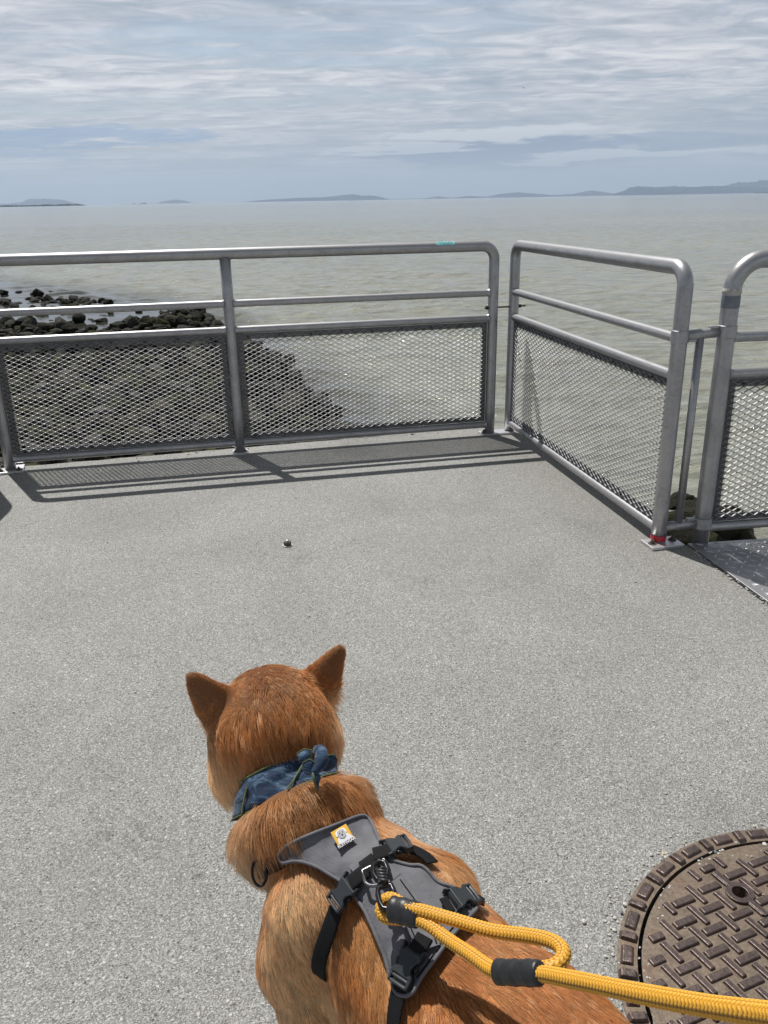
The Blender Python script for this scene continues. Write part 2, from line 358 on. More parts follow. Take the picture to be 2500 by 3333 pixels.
# ------------------------------------------------------------------ railings
def V3(x,y,z=0): return np.array([x,y,z],float)
H_TOP,H_MID,H_LOW,H_BOT=.95,.727,.605,.055
def expanded(mb,A,u,n,z0,z1,L):
    lw,sw=.043,.0208; ny=int((z1-z0)/(sw/2)); nx=int(L/(lw/2))
    ox=(L-nx*lw/2)/2; oz=(z1-z0-ny*sw/2)/2; up=np.array([0,0,1.]); th=radians(24)
    w=n*cos(th)-up*sin(th)   # strand set: leans towards the deck and down
    vs=[];fs=[];c=0
    for i in range(nx+1):
        for j in range(ny+1):
            if (i+j)%2: continue
            P=A+u*(ox+i*lw/2)+up*(z0+oz+j*sw/2-A[2])
            b0=P-u*.0022; b1=P+u*.0022
            segs=[(b0,b1,.0022,.0012)]
            for dj in (-1,1):
                if i+1<=nx and 0<=j+dj<=ny:
                    Q=A+u*(ox+(i+1)*lw/2)+up*(z0+oz+(j+dj)*sw/2-A[2]); segs.append((b1-u*.0004,Q-u*.0018,.0022,.0008))
            for a,b,hw,ht in segs:
                d=(b-a)/np.linalg.norm(b-a); t=np.cross(d,w); t/=np.linalg.norm(t); ww=w*hw; tt=t*ht
                vs+=[a-ww-tt,a+ww-tt,a+ww+tt,a-ww+tt,b-ww-tt,b+ww-tt,b+ww+tt,b-ww+tt]
                fs+=[(c,c+1,c+5,c+4),(c+1,c+2,c+6,c+5),(c+2,c+3,c+7,c+6),(c+3,c,c+4,c+7),(c,c+3,c+2,c+1),(c+4,c+5,c+6,c+7)]; c+=8
    mb.add(vs,fs)
def bolt(mb,c,ax,r=.008,h=.006,stud=.006):
    X,Y,Z=ax; mb.prism(c,ax,[(r*cos(a),r*sin(a)) for a in np.arange(6)*pi/3+.4],h)
    mb.prism(np.asarray(c)+np.asarray(Z)*h,ax,[(r*.5*cos(a),r*.5*sin(a)) for a in np.arange(10)*pi/5],stud)
EZ=np.eye(3)
def railing(A,B,label,mids=(),r=.0255,rb=.062,h_top=H_TOP,plates=None,base_z=0.0,cull_bottom=None,mesh_side=None):
    A=V3(*A); B=V3(*B); u=(B-A); L=np.linalg.norm(u); u/=L; up=V3(0,0,1); n=V3(u[1],-u[0],0)   # n: towards the deck side
    if mesh_side is not None: n=n*mesh_side
    root=empty('railing_section',A,label,'railing','railing sections round the viewing deck')
    A=A+up*base_z;B=B+up*base_z
    pts=[A+up*t for t in np.linspace(.004,h_top-rb,8)]
    pts+=[A+up*(h_top-rb)+u*rb - u*rb*cos(t)+up*rb*sin(t) for t in np.linspace(0,pi/2,9)][1:]
    pts+=[A+up*h_top+u*(rb+(L-2*rb)*t) for t in np.linspace(0,1,10)][1:]
    pts+=[B+up*(h_top-rb)-u*rb + u*rb*sin(t)+up*rb*cos(t) for t in np.linspace(0,pi/2,9)][1:]
    pts+=[B+up*t for t in np.linspace(h_top-rb,.004,8)][1:]
    MB().tube(pts,r,28).build('bent_tube_frame',M['alu'],root)
    def flared(P,Q,rr,flare=1.22):
        L_=np.linalg.norm(Q-P); tt=[0,.003,.006,.009,.012]; t=np.array(tt+list(np.linspace(.03,L_-.03,4))+[L_-k for k in tt[::-1]])/L_
        rad=np.array([rr*flare,rr*flare,rr*1.12,rr*1.03,rr]+[rr]*4+[rr,rr*1.03,rr*1.12,rr*flare,rr*flare])
        return MB().tube([P+(Q-P)*k for k in t],rad,18)
    posts=[0,*mids,L]
    for m in mids:
        MB().tube([A+u*m+up*t for t in np.linspace(.004,h_top-r*.6,6)],r,24).build('post',M['alu'],root)
    for a,b in zip(posts[:-1],posts[1:]):
        for h,rr,nm in ((H_MID,.0172,'middle_rail'),(H_LOW,.0172,'lower_rail'),(H_BOT,.0172,'bottom_rail')):
            P=A+u*(a+r*.8)+up*h; Q=A+u*(b-r*.8)+up*h
            flared(P,Q,rr).build(nm,M['alu'],root)
        z0=H_BOT+.019+base_z; z1=H_LOW-.019+base_z; x0=a+r+.002; x1=b-r-.002; sw=.0135
        mb=MB()
        c=lambda x,z:A+u*x+up*(z-A[2])-n*.003
        mb.box(c((x0+x1)/2,z0+sw),(u,n,up),((x1-x0)/2,.0025,sw)); mb.box(c((x0+x1)/2,z1-sw),(u,n,up),((x1-x0)/2,.0025,sw))
        mb.box(c(x0+sw,(z0+z1)/2),(u,n,up),(sw,.0022,(z1-z0)/2-2*sw)); mb.box(c(x1-sw,(z0+z1)/2),(u,n,up),(sw,.0022,(z1-z0)/2-2*sw))
        fr=mb.build('panel_frame',M['strip'],root,smooth=False)
        for k in range(int((x1-x0)/.15)+1):
            x=x0+.05+k*.15
            if x>x1-.03: break
            for z in (z0+sw,z1-sw):
                bb=MB(); bolt(bb,c(x,z)+n*.006,(u,up,n),.0055,.0035,.002); bb.build('frame_bolt',M['darkmetal'],fr,smooth=False)
        mb=MB(); expanded(mb,A+u*x0+n*.0045,u,n,z0+.002,z1-.002,x1-x0); mb.build('mesh_panel',M['mesh'],root,smooth=False)
    for k,m in enumerate(posts):
        if plates is not None and plates[k] is None: continue
        rot=0 if plates is None else plates[k][0]; off=V3(0,0) if plates is None else V3(*plates[k][1]); hs=(.052,.052) if plates is None else plates[k][2]
        X=V3(cos(rot),sin(rot)); Y=V3(-sin(rot),cos(rot)); C0=A+u*m+off; C0[2]=.006+base_z
        b=MB(); b.box(C0,(X,Y,up),(hs[0],hs[1],.0055)); pl=b.build('base_plate',M['zinc'],root,smooth=False); bev(pl,.0015)
        for sx,sy in ((-1,0),(1,0)) if plates is None else plates[k][3]:
            b=MB(); q=C0+X*sx*(hs[0]-.019)+Y*sy*(hs[1]-.019)+up*.0056
            b.prism(q,(X,Y,up),[(.015*cos(a),.015*sin(a)) for a in np.arange(16)*pi/8],.002); bolt(b,q+up*.002,(X,Y,up),.0088,.007,.006)
            b.build('anchor_bolt',M['rust'],pl,smooth=False)
    return root,A,B,u,n,L
rL,rM,rR=(-1.757,3.745),(-.709,3.973),(.563,4.240)
LM=np.hypot(rM[0]-rL[0],rM[1]-rL[1])
# one welded section between the far-left post and the corner, kept straight
dirv=np.array(rR)-np.array(rL); LR=np.linalg.norm(dirv)
a1=atan2(dirv[1],dirv[0])
r1,A1,B1,u1,n1,L1=railing(rL,rR,'long aluminium railing section across the far edge, three posts and two mesh panels',mids=(LM,),
    plates=[(a1+.1,(0,0),(.058,.055),((-1,-1),(1,-1),(-1,1))),(a1,(0,0),(.038,.036),((-1,0),(1,0))),(a1,(.035,.012),(.085,.04),((1,0),(-1,0)))])
G0,G1=(.672,4.275),(.978,2.735)
r2,A2,B2,u2,n2,L2=railing(G0,G1,'short aluminium railing section at right, red tape round its near foot',
    plates=[None,(atan2(-.072,.017)+pi/2,(.012,-.013),(.062,.042),((-1,-.2),(1,.3)))],mesh_side=1)
R3A,R3B=(1.135,2.748),(2.45,2.93)
r3,A3,B3,u3,n3,L3=railing(R3A,R3B,'aluminium railing section on the tread plate ramp at the right edge, big rounded corner',r=.0285,rb=.098,h_top=.972,plates=[None,None])
railing((-1.80,2.25),(-1.862,3.665),'aluminium railing section at the left edge whose rounded shadow falls on the deck',
    plates=[(0,(0,0),(.05,.05),((-1,-1),(1,1))),(0,(.01,0),(.055,.05),((-1,1),(1,-1)))],mesh_side=1)
up=V3(0,0,1)
# red tape, dark tape band and pale sealant ring
MB().tube([B2+up*z for z in (.016,.022,.03,.036)],[.0268,.0274,.0276,.0266],28,caps=False).build('tape_band',M['red'],r2)['label']='red tape wrapped round the foot of the post'
tp=MB().tube([A3+up*z for z in (.822,.830,.852,.862)],[.0288,.0294,.0294,.0288],28,caps=False).build('tape_band',M['tape'],r3); tp['label']='blue grey tape round the post below its bend'
ns=20; ring=[]
MB().tube([A3+up*z for z in (.866,.870,.874,.880,.884)],[.0288,.0305,.0312,.0303,.0288],28,caps=False).build('sealant_ring',M['stone_light'],r3)
# sticker with squiggle on the long top rail
def on_rail(A,u,n,s,ang,r): return A+u*s+up*(H_TOP)+ (n*cos(ang)+up*sin(ang))*r
s0=L1-.300
mb=MB(); vs=[];fs=[]; na=6
for i,s in enumerate((0,.045,.09)):
    for k in range(na): vs.append(on_rail(A1,u1,n1,s0+s,radians(95-k*14),.0258))
for i in range(2):
    for k in range(na-1): fs.append((i*na+k,(i+1)*na+k,(i+1)*na+k+1,i*na+k+1))
st=mk('sticker',vs,fs,M['cyan'],r1); st['label']='small cyan sticker on the top rail'
pts=[on_rail(A1,u1,n1,s0+.008+.074*t,radians(58+16*sin(t*26)+6*sin(t*9)),.0262) for t in np.linspace(0,1,60)]
MB().tube(pts,.0011,6).build('squiggle',M['ink'],st)
# threaded rod tying two corner posts
rz=.655; ra=B1+up*(rz-B1[2]); rb_=A2+up*(rz-A2[2]); du=(rb_-ra)/np.linalg.norm(rb_-ra); n_=np.cross(du,up)
rod=empty('threaded_rod',ra,'thin rusty threaded rod tying the two corner posts together','rod')
MB().tube([ra-du*.045,rb_+du*.065],.0045,8).build('shaft',M['rust'],rod)
for q in (ra-du*.038,rb_+du*.030): MB().prism(q,(n_,up,du),[(.0095*cos(a),.0095*sin(a)) for a in np.arange(6)*pi/3],.009).build('nut',M['darkmetal'],rod,smooth=False)
# infill bracket between short section and ramp section
br=empty('gap_infill_bar',(1.06,2.745,0),'slim aluminium infill bar clamped in the gap between two railing posts','infill bar')
for h,nm in ((.735,'upper_arm'),(.062,'lower_arm')):
    P=B2+up*h; Q=A3+up*(h+.012); d=(Q-P)/np.linalg.norm(Q-P)
    MB().tube([P+d*.012,Q-d*.012],.0165,18).build(nm,M['alu'],br)
P=B2*.56+A3*.44
MB().tube([P+up*.066,P+up*.735],.0135,18).build('upright',M['alu'],br)
d=(A3-B2)/np.linalg.norm(A3-B2); dn=V3(d[1],-d[0])
for c0,h,rr,sd in ((B2,.735,.0255,1),(A3,.747,.0285,-1),(A3,.074,.0285,-1)):
    mb=MB(); mb.tube([c0+up*(h-.020),c0+up*(h+.020)],rr+.0035,24); mb.box(c0+d*sd*(rr+.012)+up*h,(d,dn,up),(.020,.008,.019)); bolt(mb,c0+d*sd*(rr+.014)+dn*.008+up*h,(d,up,dn),.006,.004,.003)
    bev(mb.build('clamp',M['alu'],br,edge=30),.0015)
# ------------------------------------------------------------------ deck, ramp
pe=lambda x:3.812+(x+1.727)*.2535+(.0 if x<-.4 else 0)
deck=[(-2.0,pe(-2.0)),(-1.93,3.2),(-1.88,1.9),(-2.6,1.2),(-3.4,-3.5),(3.2,-3.5),(3.0,-.6),(1.50,.35),(1.30,1.45),(1.163,2.20),(1.068,2.735),(1.052,2.80),(1.02,2.815),(.755,4.44)]
fe=np.linspace(-2.0,.755,60); rr_=np.random.default_rng(3)
edge=[(x,pe(x)+.012*noise.noise((x*9,0,0))+.010*noise.noise((x*31,3,0))) for x in fe]
re=[(1.163+(1.068-1.163)*t+.003*noise.noise((t*40,7,0)),2.20+(2.735-2.20)*t) for t in np.linspace(0,1,40)]
poly=edge[::-1]+deck[1:9]+re+deck[11:13]
poly=poly[::1]
n_=len(poly)
bm=bmesh.new(); vb=[bm.verts.new((x,y,0)) for x,y in poly]; vl=[bm.verts.new((x,y,-.38)) for x,y in poly]
f=bm.faces.new(vb); 
if f.normal.z<0: f.normal_flip()
for i in range(n_): bm.faces.new((vb[i],vb[(i+1)%n_],vl[(i+1)%n_],vl[i]))
bm.faces.remove(f); bm.edges.ensure_lookup_table()
kh=96; hv=[bm.verts.new((.745+.372*cos(a),.908+.372*sin(a),0)) for a in np.arange(kh)*2*pi/kh]; he=[bm.edges.new((hv[i],hv[(i+1)%kh])) for i in range(kh)]
te=[e for i in range(n_) for e in vb[i].link_edges if e.other_vert(vb[i]) is vb[(i+1)%n_]]
bmesh.ops.triangle_fill(bm,edges=te+he,use_beauty=True)
hl_=[bm.verts.new((v.co.x,v.co.y,-.06)) for v in hv]
for i in range(kh): bm.faces.new((hv[i],hv[(i+1)%kh],hl_[(i+1)%kh],hl_[i]))
bm.faces.new(hl_)
bmesh.ops.recalc_face_normals(bm,faces=bm.faces)
me=bpy.data.meshes.new('deck'); bm.to_mesh(me); bm.free(); me.materials.append(M['concrete'])
o=bpy.data.objects.new('pavement',me); COL.objects.link(o); tag(o,'speckled grey concrete viewing deck underfoot','deck',kind='structure')
# tread plate ramp
ramp=empty('ramp_plate',(1.6,2.4,0),'grey aluminium tread plate ramp at the right edge of the deck','ramp')
rp=[(1.080,2.722),(1.176,2.20),(1.32,1.45),(2.9,1.55),(2.75,2.90)]
mb=MB(); mb.prism((0,0,-.010),(EZ[0],EZ[1],EZ[2]),rp,.015); bev(mb.build('plate',M['plate'],ramp,smooth=False),.002)
mb=MB(); rd=(1.176-1.080,2.20-2.722); a0=atan2(rd[1],rd[0])
def inpoly(x,y,P):
    c=False; n=len(P)
    for i in range(n):
        x1,y1=P[i];x2,y2=P[(i+1)%n]
        if (y1>y)!=(y2>y) and x<(x2-x1)*(y-y1)/(y2-y1)+x1: c=not c
    return c
sp=.0335
for i in range(-60,60):
    for j in range(-60,60):
        x=1.5+i*sp*cos(a0)-j*sp*sin(a0); y=2.3+i*sp*sin(a0)+j*sp*cos(a0)
        if y<1.9 or x>2.1 or not inpoly(x,y,rp) or not inpoly(x-.012,y,rp) or not inpoly(x,y+.012,rp): continue
        t=a0+(pi/4 if (i+j)%2 else -pi/4)+.05; X=V3(cos(t),sin(t)); Y=V3(-sin(t),cos(t)); c=V3(x,y,.005)
        l,w,h=.0150,.0042,.0026
        vs=[c-X*l,c-Y*w,c+X*l,c+Y*w]; k=[c-X*l*.5+up*h,c+X*l*.5+up*h]
        mb.add(vs+k,[(0,1,4),(1,5,4),(1,2,5),(2,3,5),(3,4,5),(3,0,4)])
tl=mb.build('tread_lugs',M['zinc'],ramp,smooth=False)
# ------------------------------------------------------------------ anchor stud in the deck
ab=empty('anchor_stud',(-.352,2.775,0),'lone hexagon nut on a bright washer standing in open concrete','bolt')
c=V3(-.352,2.775,.001)
MB().prism(c,(EZ[0],EZ[1],EZ[2]),[(.019*cos(a),.019*sin(a)) for a in np.arange(24)*pi/12],.003).build('washer',M['zinc'],ab,smooth=False)
o=MB().prism(c+up*.003,(EZ[0],EZ[1],EZ[2]),[(.0145*cos(a),.0145*sin(a)) for a in np.arange(6)*pi/3+.25],.013).build('nut',M['rust'],ab,smooth=False); bev(o,.0012)
MB().tube([c+up*.015+EZ[0]*0,c+up*.022+V3(-.001,0)],.0072,14).build('stud',M['zinc'],ab)
# ------------------------------------------------------------------ manhole
MC=V3(.745,.908)
mh=empty('manhole_cover',MC,'round rusty cast iron manhole cover with basket weave bars','manhole cover')
def disc(mb,c,r0,r1,z0,z1,k=96):
    vs=[];fs=[]
    for (r,z) in ((r0,z0),(r0,z1),(r1,z1),(r1,z0)):
        vs+=[c+V3(r*cos(a),r*sin(a),z) for a in np.arange(k)*2*pi/k]
    for q in range(4):
        for i in range(k): fs.append((q*k+i,((q+1)%4)*k+i,((q+1)%4)*k+(i+1)%k,q*k+(i+1)%k))
    mb.add(vs,fs)
mb=MB(); disc(mb,MC,.3585,.3905,-.01,.0035); ringo=mb.build('rim_ring',M['iron'],mh,smooth=False)
mb=MB(); k=56; ang=0
rs=random.Random(4); i=0
while ang<2*pi-.03:
    long=i%2==0; sp=.112 if long else .052; a=ang+sp/2; ang+=sp+.018; i+=1
    X=V3(-sin(a),cos(a)); Y=V3(cos(a),sin(a)); ln=.372*sp/2-.002; wd=.0105 if long else .0155
    zt=.009 if long else .0105
    c=MC+Y*.3745+up*.0035; pl=[(-ln,-wd),(ln,-wd),(ln,wd),(-ln,wd)]
    j=.0008; b=[c+X*(p[0]+rs.uniform(-j,j))+Y*(p[1]+rs.uniform(-j,j)) for p in pl]; t=[c+X*p[0]*.88+Y*p[1]*.72+up*(zt-.0035+rs.uniform(-.0008,.0008)) for p in pl]
    mb.add(b+t,[(4,5,6,7),(0,1,5,4),(1,2,6,5),(2,3,7,6),(3,0,4,7)])
o=mb.build('rim_blocks',M['ironbar'],ringo,smooth=False); bev(o,.0018,3)
# lid with a lifting hole
hc=V3(.6205,1.137); bm=bmesh.new(); k=96
vo=[bm.verts.new(MC+V3(.352*cos(a),.352*sin(a),-.001)) for a in np.arange(k)*2*pi/k]; vi=[bm.verts.new(hc+V3(.0135*cos(a),.0135*sin(a),-.001)) for a in np.arange(24)*2*pi/24]
eo=[bm.edges.new((vo[i],vo[(i+1)%k])) for i in range(k)]; ei=[bm.edges.new((vi[i],vi[(i+1)%24])) for i in range(24)]
bmesh.ops.triangle_fill(bm,edges=eo+ei,use_beauty=True)
bmesh.ops.recalc_face_normals(bm,faces=bm.faces)
if sum(f.normal.z for f in bm.faces)<0: bmesh.ops.reverse_faces(bm,faces=bm.faces)
vd=[bm.verts.new(hc+V3(.0135*cos(a),.0135*sin(a),-.028)) for a in np.arange(24)*2*pi/24]
for i in range(24): bm.faces.new((vi[i],vi[(i+1)%24],vd[(i+1)%24],vd[i]))
bm.faces.new(vd)
me=bpy.data.meshes.new('lid'); bm.to_mesh(me); bm.free(); me.materials.append(M['iron']); me.transform(Matrix.Translation((0,0,.0042))); lid=bpy.data.objects.new('lid',me); COL.objects.link(lid); par(lid,mh)
mb=MB(); la=V3(.0575,.030); lb=V3(.0128,.0445); bc=V3(.585,1.196)
rs=random.Random(9)
for i in range(-14,16):
    for j in range(-22,14):
        for q in (0,1):
            c=bc+la*(i+q*.5)+lb*j; c[2]=.0032
            if np.linalg.norm(c[:2]-MC[:2])>.332: continue
            if np.linalg.norm(c[:2]-hc[:2])<.024: continue
            t=radians(22) if q==0 else radians(-62)
            l=.0225; w=.0078 if q==0 else .0058
            dd=np.linalg.norm(c[:2]-MC[:2])
            if dd>.316: l*=.6
            X=V3(cos(t),sin(t)); Y=V3(-sin(t),cos(t)); h=.0046+rs.uniform(-.0007,.0005)
            b=[c+X*p*l+Y*s*w for p,s in ((-1,-1),(1,-1),(1,1),(-1,1))]; tt=[c+X*p*l*.93+Y*s*w*.78+up*h for p,s in ((-1,-1),(1,-1),(1,1),(-1,1))]
            mb.add(b+tt,[(4,5,6,7),(0,1,5,4),(1,2,6,5),(2,3,7,6),(3,0,4,7)])
o=mb.build('weave_bars',M['ironbar'],lid,smooth=False); bev(o,.0012,2)
mb=MB(); disc(mb,hc+up*.003,.0135,.0245,0,.0055,32)
for sgn in (1,-1):
    t=radians(-62); X=V3(cos(t),sin(t)); Y=V3(-sin(t),cos(t)); mb.box(hc+X*sgn*-.038+up*.0058,(X,Y,up),(.019,.0055,.0028))
bev(mb.build('pick_hole_boss',M['ironbar'],lid,smooth=False),.001,2)
# ------------------------------------------------------------------ grit and pebbles
def rockmesh(name,sub,seed,flat=.7,cuts=6,mat=None):
    bm=bmesh.new(); bmesh.ops.create_icosphere(bm,subdivisions=sub,radius=1); r=random.Random(seed)
    pl=[(Vector((r.gauss(0,1),r.gauss(0,1),r.gauss(0,1))).normalized(),r.uniform(.55,.85)) for _ in range(cuts)]
    off=Vector((seed*3.1,seed*1.7,0))
    for v in bm.verts:
        p=v.co.normalized(); d=1+.28*noise.noise(p*1.3+off)+.10*noise.noise(p*3.7+off)+.04*noise.noise(p*9+off)
        q=p*d
        for n_,k in pl:
            e=q.dot(n_)-k
            if e>0: q=q-n_*e*.85
        v.co=Vector((q.x,q.y*.85,q.z*flat))
    me=bpy.data.meshes.new(name); bm.to_mesh(me); bm.free()
    if mat: me.materials.append(mat)
    for p in me.polygons: p.use_smooth=False
    return me
pebs=[rockmesh('pebble',1,40+i,.7,5,M['stone_light']) for i in range(4)]
mg=[simple('pale_pebble',(.55,.53,.48),.8),simple('slate_pebble',(.14,.15,.16),.7),simple('tan_pebble',(.50,.42,.28),.8)]
grit=MB(); R=random.Random(12)
vv=[np.array([v.co[:] for v in p.vertices]) for p in pebs]; ff=[[tuple(f.vertices) for f in p.polygons] for p in pebs]
def addg(x,y,z,s,k):
    a=R.uniform(0,6.3); c,si=cos(a),sin(a); P=vv[k]@np.array([[c,si,0],[-si,c,0],[0,0,1]])*s+[x,y,z+s*.4]; grit.add(P,ff[k])
for _ in range(330):
    a=R.uniform(1.2,3.9); r=R.choice((R.gauss(.345,.008),R.gauss(.402,.010),R.gauss(.405,.014))); clump=noise.noise((a*6,3,r*20))
    if clump<-.12: continue
    addg(MC[0]+r*cos(a),MC[1]+r*sin(a),0.0 if r>.38 else .002,abs(R.gauss(.0018,.0009))+.0007,R.randrange(4))
for _ in range(160):
    a=R.uniform(0,6.3); r=.34*sqrt(R.random()); addg(MC[0]+r*cos(a),MC[1]+r*sin(a),.003,abs(R.gauss(.0012,.0009))+.0006,R.randrange(4))
for _ in range(420):
    x,y=R.uniform(-1.6,1.1),R.uniform(.8,3.9); addg(x,y,0,abs(R.gauss(.0010,.0012))+.0007,R.randrange(4))
for _ in range(80):
    t=R.random(); addg(1.066+.1*t+R.gauss(0,.008),2.72-.55*t,0,abs(R.gauss(.0022,.0012))+.001,R.randrange(4))
for _ in range(30):
    t=R.random(); addg(-1.7+2.2*t,pe(-1.7+2.2*t)-.02-abs(R.gauss(0,.02)),0,abs(R.gauss(.003,.002))+.001,R.randrange(4))
g=grit.build('gravel',M['stone_light'],smooth=False); tag(g,'fine pale grit scattered on the concrete and round the manhole rim','grit',kind='stuff')
HAZE=4.8e-5; SUN_E=4.5; EXPO=.17; NHAIR=310000
# larger pebbles, one object each
def pebble(x,y,z,s,k,mat,label,seed):
    me=pebs[k].copy(); me.materials.clear(); me.materials.append(mat)
    o=bpy.data.objects.new('pebble',me); COL.objects.link(o); o.location=(x,y,z+s*.42); o.scale=(s,s,s); o.rotation_euler=(0,0,seed*1.7)
    return tag(o,label,'pebble','pebbles lying loose by the manhole')
for i,(px,py,s,c,lb) in enumerate([
 (1498+0,2000-0,0,0,''),
 (1262,1990,.0065,0,'white pebble alone on the concrete left of the manhole'),
 (1438,1851,.0060,0,'pale pebble beside the manhole rim, upper of a pair'),
 (1433,1858,.0055,1,'dark grey pebble beside the manhole rim, lower of a pair'),
 (1433,1843,.0058,2,'cream pebble standing just outside the upper left rim'),
 (1351,1953,.0065,0,'white pebble outside the left side of the manhole rim'),
 (1343,1970,.0050,1,'slate grey pebble outside the left side of the manhole rim'),
 (1393,1965,.0062,1,'dark angular pebble inside the rim gap'),
 (1652,1824,.0070,0,'bright white pebble just inside the top of the rim'),
 (1547,1840,.0058,1,'blue grey pebble inside the upper rim'),
 (1613,1864,.0055,1,'round slate pebble between two weave bars'),
 (1350,2205,.0072,0,'white pebble at the bottom edge beneath the leash')]):
    if s==0: continue
    P=pz(px,py,.004); pebble(P[0],P[1],.001,s*.85,i%4,mg[c],lb,i)
# ------------------------------------------------------------------ shore terrain and rocks
shore=np.array([(-60,34),(-26,38.5),(-18,40.5),(-12.3,36.5),(-9.7,34.4),(-6.9,32),(-5.7,28.5),(-4.2,25),(-3.15,22.3),(-2.45,21.4),(-2.1,19.0),(-1.55,16.9),(-1.1,16.2),(-.78,15.6),(-.78,14.4),(-.7,13.6),(-.1,12.6),(.8,11.2),(1.9,9.6),(2.6,7.8),(3.2,5.5),(3.6,3),(4.0,-8),(-60,-8)],float)
shore=shore[:-5] if False else shore
def sdpoly(P,poly):
    P=np.asarray(P,float); d=np.full(len(P),1e9); ins=np.zeros(len(P),bool); n=len(poly)
    for i in range(n):
        a=poly[i]; b=poly[(i+1)%n]; e=b-a; w=P-a; t=np.clip((w@e)/(e@e),0,1); d=np.minimum(d,np.linalg.norm(w-t[:,None]*e,axis=1))
        c=((a[1]>P[:,1])!=(b[1]>P[:,1]))&(P[:,0]<(b[0]-a[0])*(P[:,1]-a[1])/(b[1]-a[1]+1e-12)+a[0]); ins^=c
    return np.where(ins,d,-d)
def nz(x,y,s,o=0): return np.array([noise.noise((a*s,b*s,o)) for a,b in zip(np.ravel(x),np.ravel(y))]).reshape(np.shape(x))
def terr(x,y):
    """height of the rubble bank"""
    x=np.asarray(x,float); y=np.asarray(y,float)
    sd=sdpoly(np.c_[x.ravel(),y.ravel()],shore).reshape(x.shape)
    dd=np.maximum(0,(y-4.3-(x-.5)*.25)*.97)
    bank=-.58-dd*.112
    flat=SEA+.12+.12*nz(x,y,.35,5)-np.clip((y-25)/5,0,1)*.30*np.clip((-5.5-x)/3,0,1)
    z=np.maximum(bank,flat)
    return np.minimum(z,SEA-.10+np.maximum(sd,-3)*.33)
gx=np.arange(-34,7.01,.4); gy=np.arange(-6,46,.4); X,Y=np.meshgrid(gx,gy); Z=terr(X,Y)+.05*nz(X,Y,1.3,2)
nxg=len(gx); vs=np.c_[X.ravel(),Y.ravel(),Z.ravel()]
fs=[(j*nxg+i,j*nxg+i+1,(j+1)*nxg+i+1,(j+1)*nxg+i) for j in range(len(gy)-1) for i in range(nxg-1)]
M['seabed']=simple('dark_shore_mud',(.018,.017,.012),.95,0,(.6,.03),.4,3)
tag(mk('shore_ground',vs,fs,M['seabed']),'dark muddy shore under the boulders','shore',kind='structure')
PROT=[rockmesh('boulder_%d'%i,3,i+1,R.uniform(.5,.8),15,M['rock']) for i in range(10)]
PLOW=[rockmesh('rubble_%d'%i,2,i+1,R.uniform(.5,.8),13) for i in range(10)]
vlow=[np.array([v.co[:] for v in p.vertices]) for p in PLOW]; flow=[np.array([tuple(f.vertices) for f in p.polygons]) for p in PLOW]
cand=[]
def vis(x,y,z):
    d=np.array([x,y,z])-_C; w=d@_fw
    if w<.5: return False
    u=829.5+FPX*(d@_ci)/w; v=1106-FPX*(d@_cj)/w
    return -90<u<1760 and v<1300
placed={}
def far_enough(x,y,r):
    c=(int(x//.5),int(y//.5))
    for i in range(c[0]-2,c[0]+3):
        for j in range(c[1]-2,c[1]+3):
            for (a,b,q) in placed.get((i,j),()):
                if (a-x)**2+(b-y)**2<(.64*(q+r))**2: return False
    placed.setdefault(c,[]).append((x,y,r)); return True
# hand-placed boulders that stand out of the tidal pools
hand=[(30,655,.50,'p'),(62,640,.36,'p'),(85,633,.55,'t'),(130,642,.42,'p'),(165,650,.35,'p'),(205,660,.30,'p'),(235,652,.42,'t'),(265,655,.28,'p'),(8,648,.6,'p'),(5,668,.45,'p'),(52,672,.30,'p'),(100,664,.38,'p'),(140,672,.3,'p'),(170,690,.55,'t'),(120,700,.35,'p'),(195,702,.35,'p'),(60,702,.7,'t'),(15,695,.6,'t'),(30,714,.4,'p'),(280,660,.30,'p'),(190,640,.25,'p'),(155,635,.24,'p'),(300,668,.32,'p'),(240,672,.25,'p'),(40,626,.3,'p'),(8,630,.42,'t'),(110,624,.2,'p'),
 (425,686,.60,'t'),(395,672,.28,'p'),(440,700,.3,'p'),(480,704,.34,'p'),(372,668,.3,'p'),
 (560,735,.20,'p'),(590,765,.20,'p'),(640,808,.22,'p'),(650,820,.18,'p'),(668,838,.2,'p'),(625,790,.18,'p'),(690,855,.22,'p'),(705,872,.28,'p'),(724,893,.30,'p'),(703,846,.16,'p')]
rocks=[]
for (px,py,s,k) in hand:
    s=s*.6
    P=pz(px,py+6,SEA); placed.setdefault((int(P[0]//.5),int(P[1]//.5)),[]).append((P[0],P[1],s*.8)); rocks.append([P[0],P[1],SEA+s*(.10 if k=='p' else .30),s,k])
for (px,py,s) in ((1470,1078,.22),(1485,1082,.24),(1462,1084,.16),(1480,1125,.26),(1500,1112,.30),(1495,1135,.34),(1470,1150,.28),(1530,1150,.30),(1560,1146,.33),(1590,1150,.30),(1545,1165,.40),(1600,1166,.30),(1455,1155,.3),(1500,1170,.4),(1470,1175,.35)):
    P=pz(px,py+6,SEA+.05); rocks.append([P[0],P[1],SEA+.02+s*.25,s,'g'])
tries=0
for _ in range(42000):
    if R.random()<.55: x,y=R.uniform(-9,3.2),R.uniform(4.1,17)
    else: x,y=R.uniform(-22,0),R.uniform(15,40)
    d=hypot(x,y); lo,hi=(.07,.21) if y<9 else ((.09,.32) if y<17 else (.13,.36))
    s=lo+(hi-lo)*R.random()**1.8
    cand.append((x,y,s))
ca=np.array(cand); sd=sdpoly(ca[:,:2],shore); zz=terr(ca[:,0],ca[:,1])
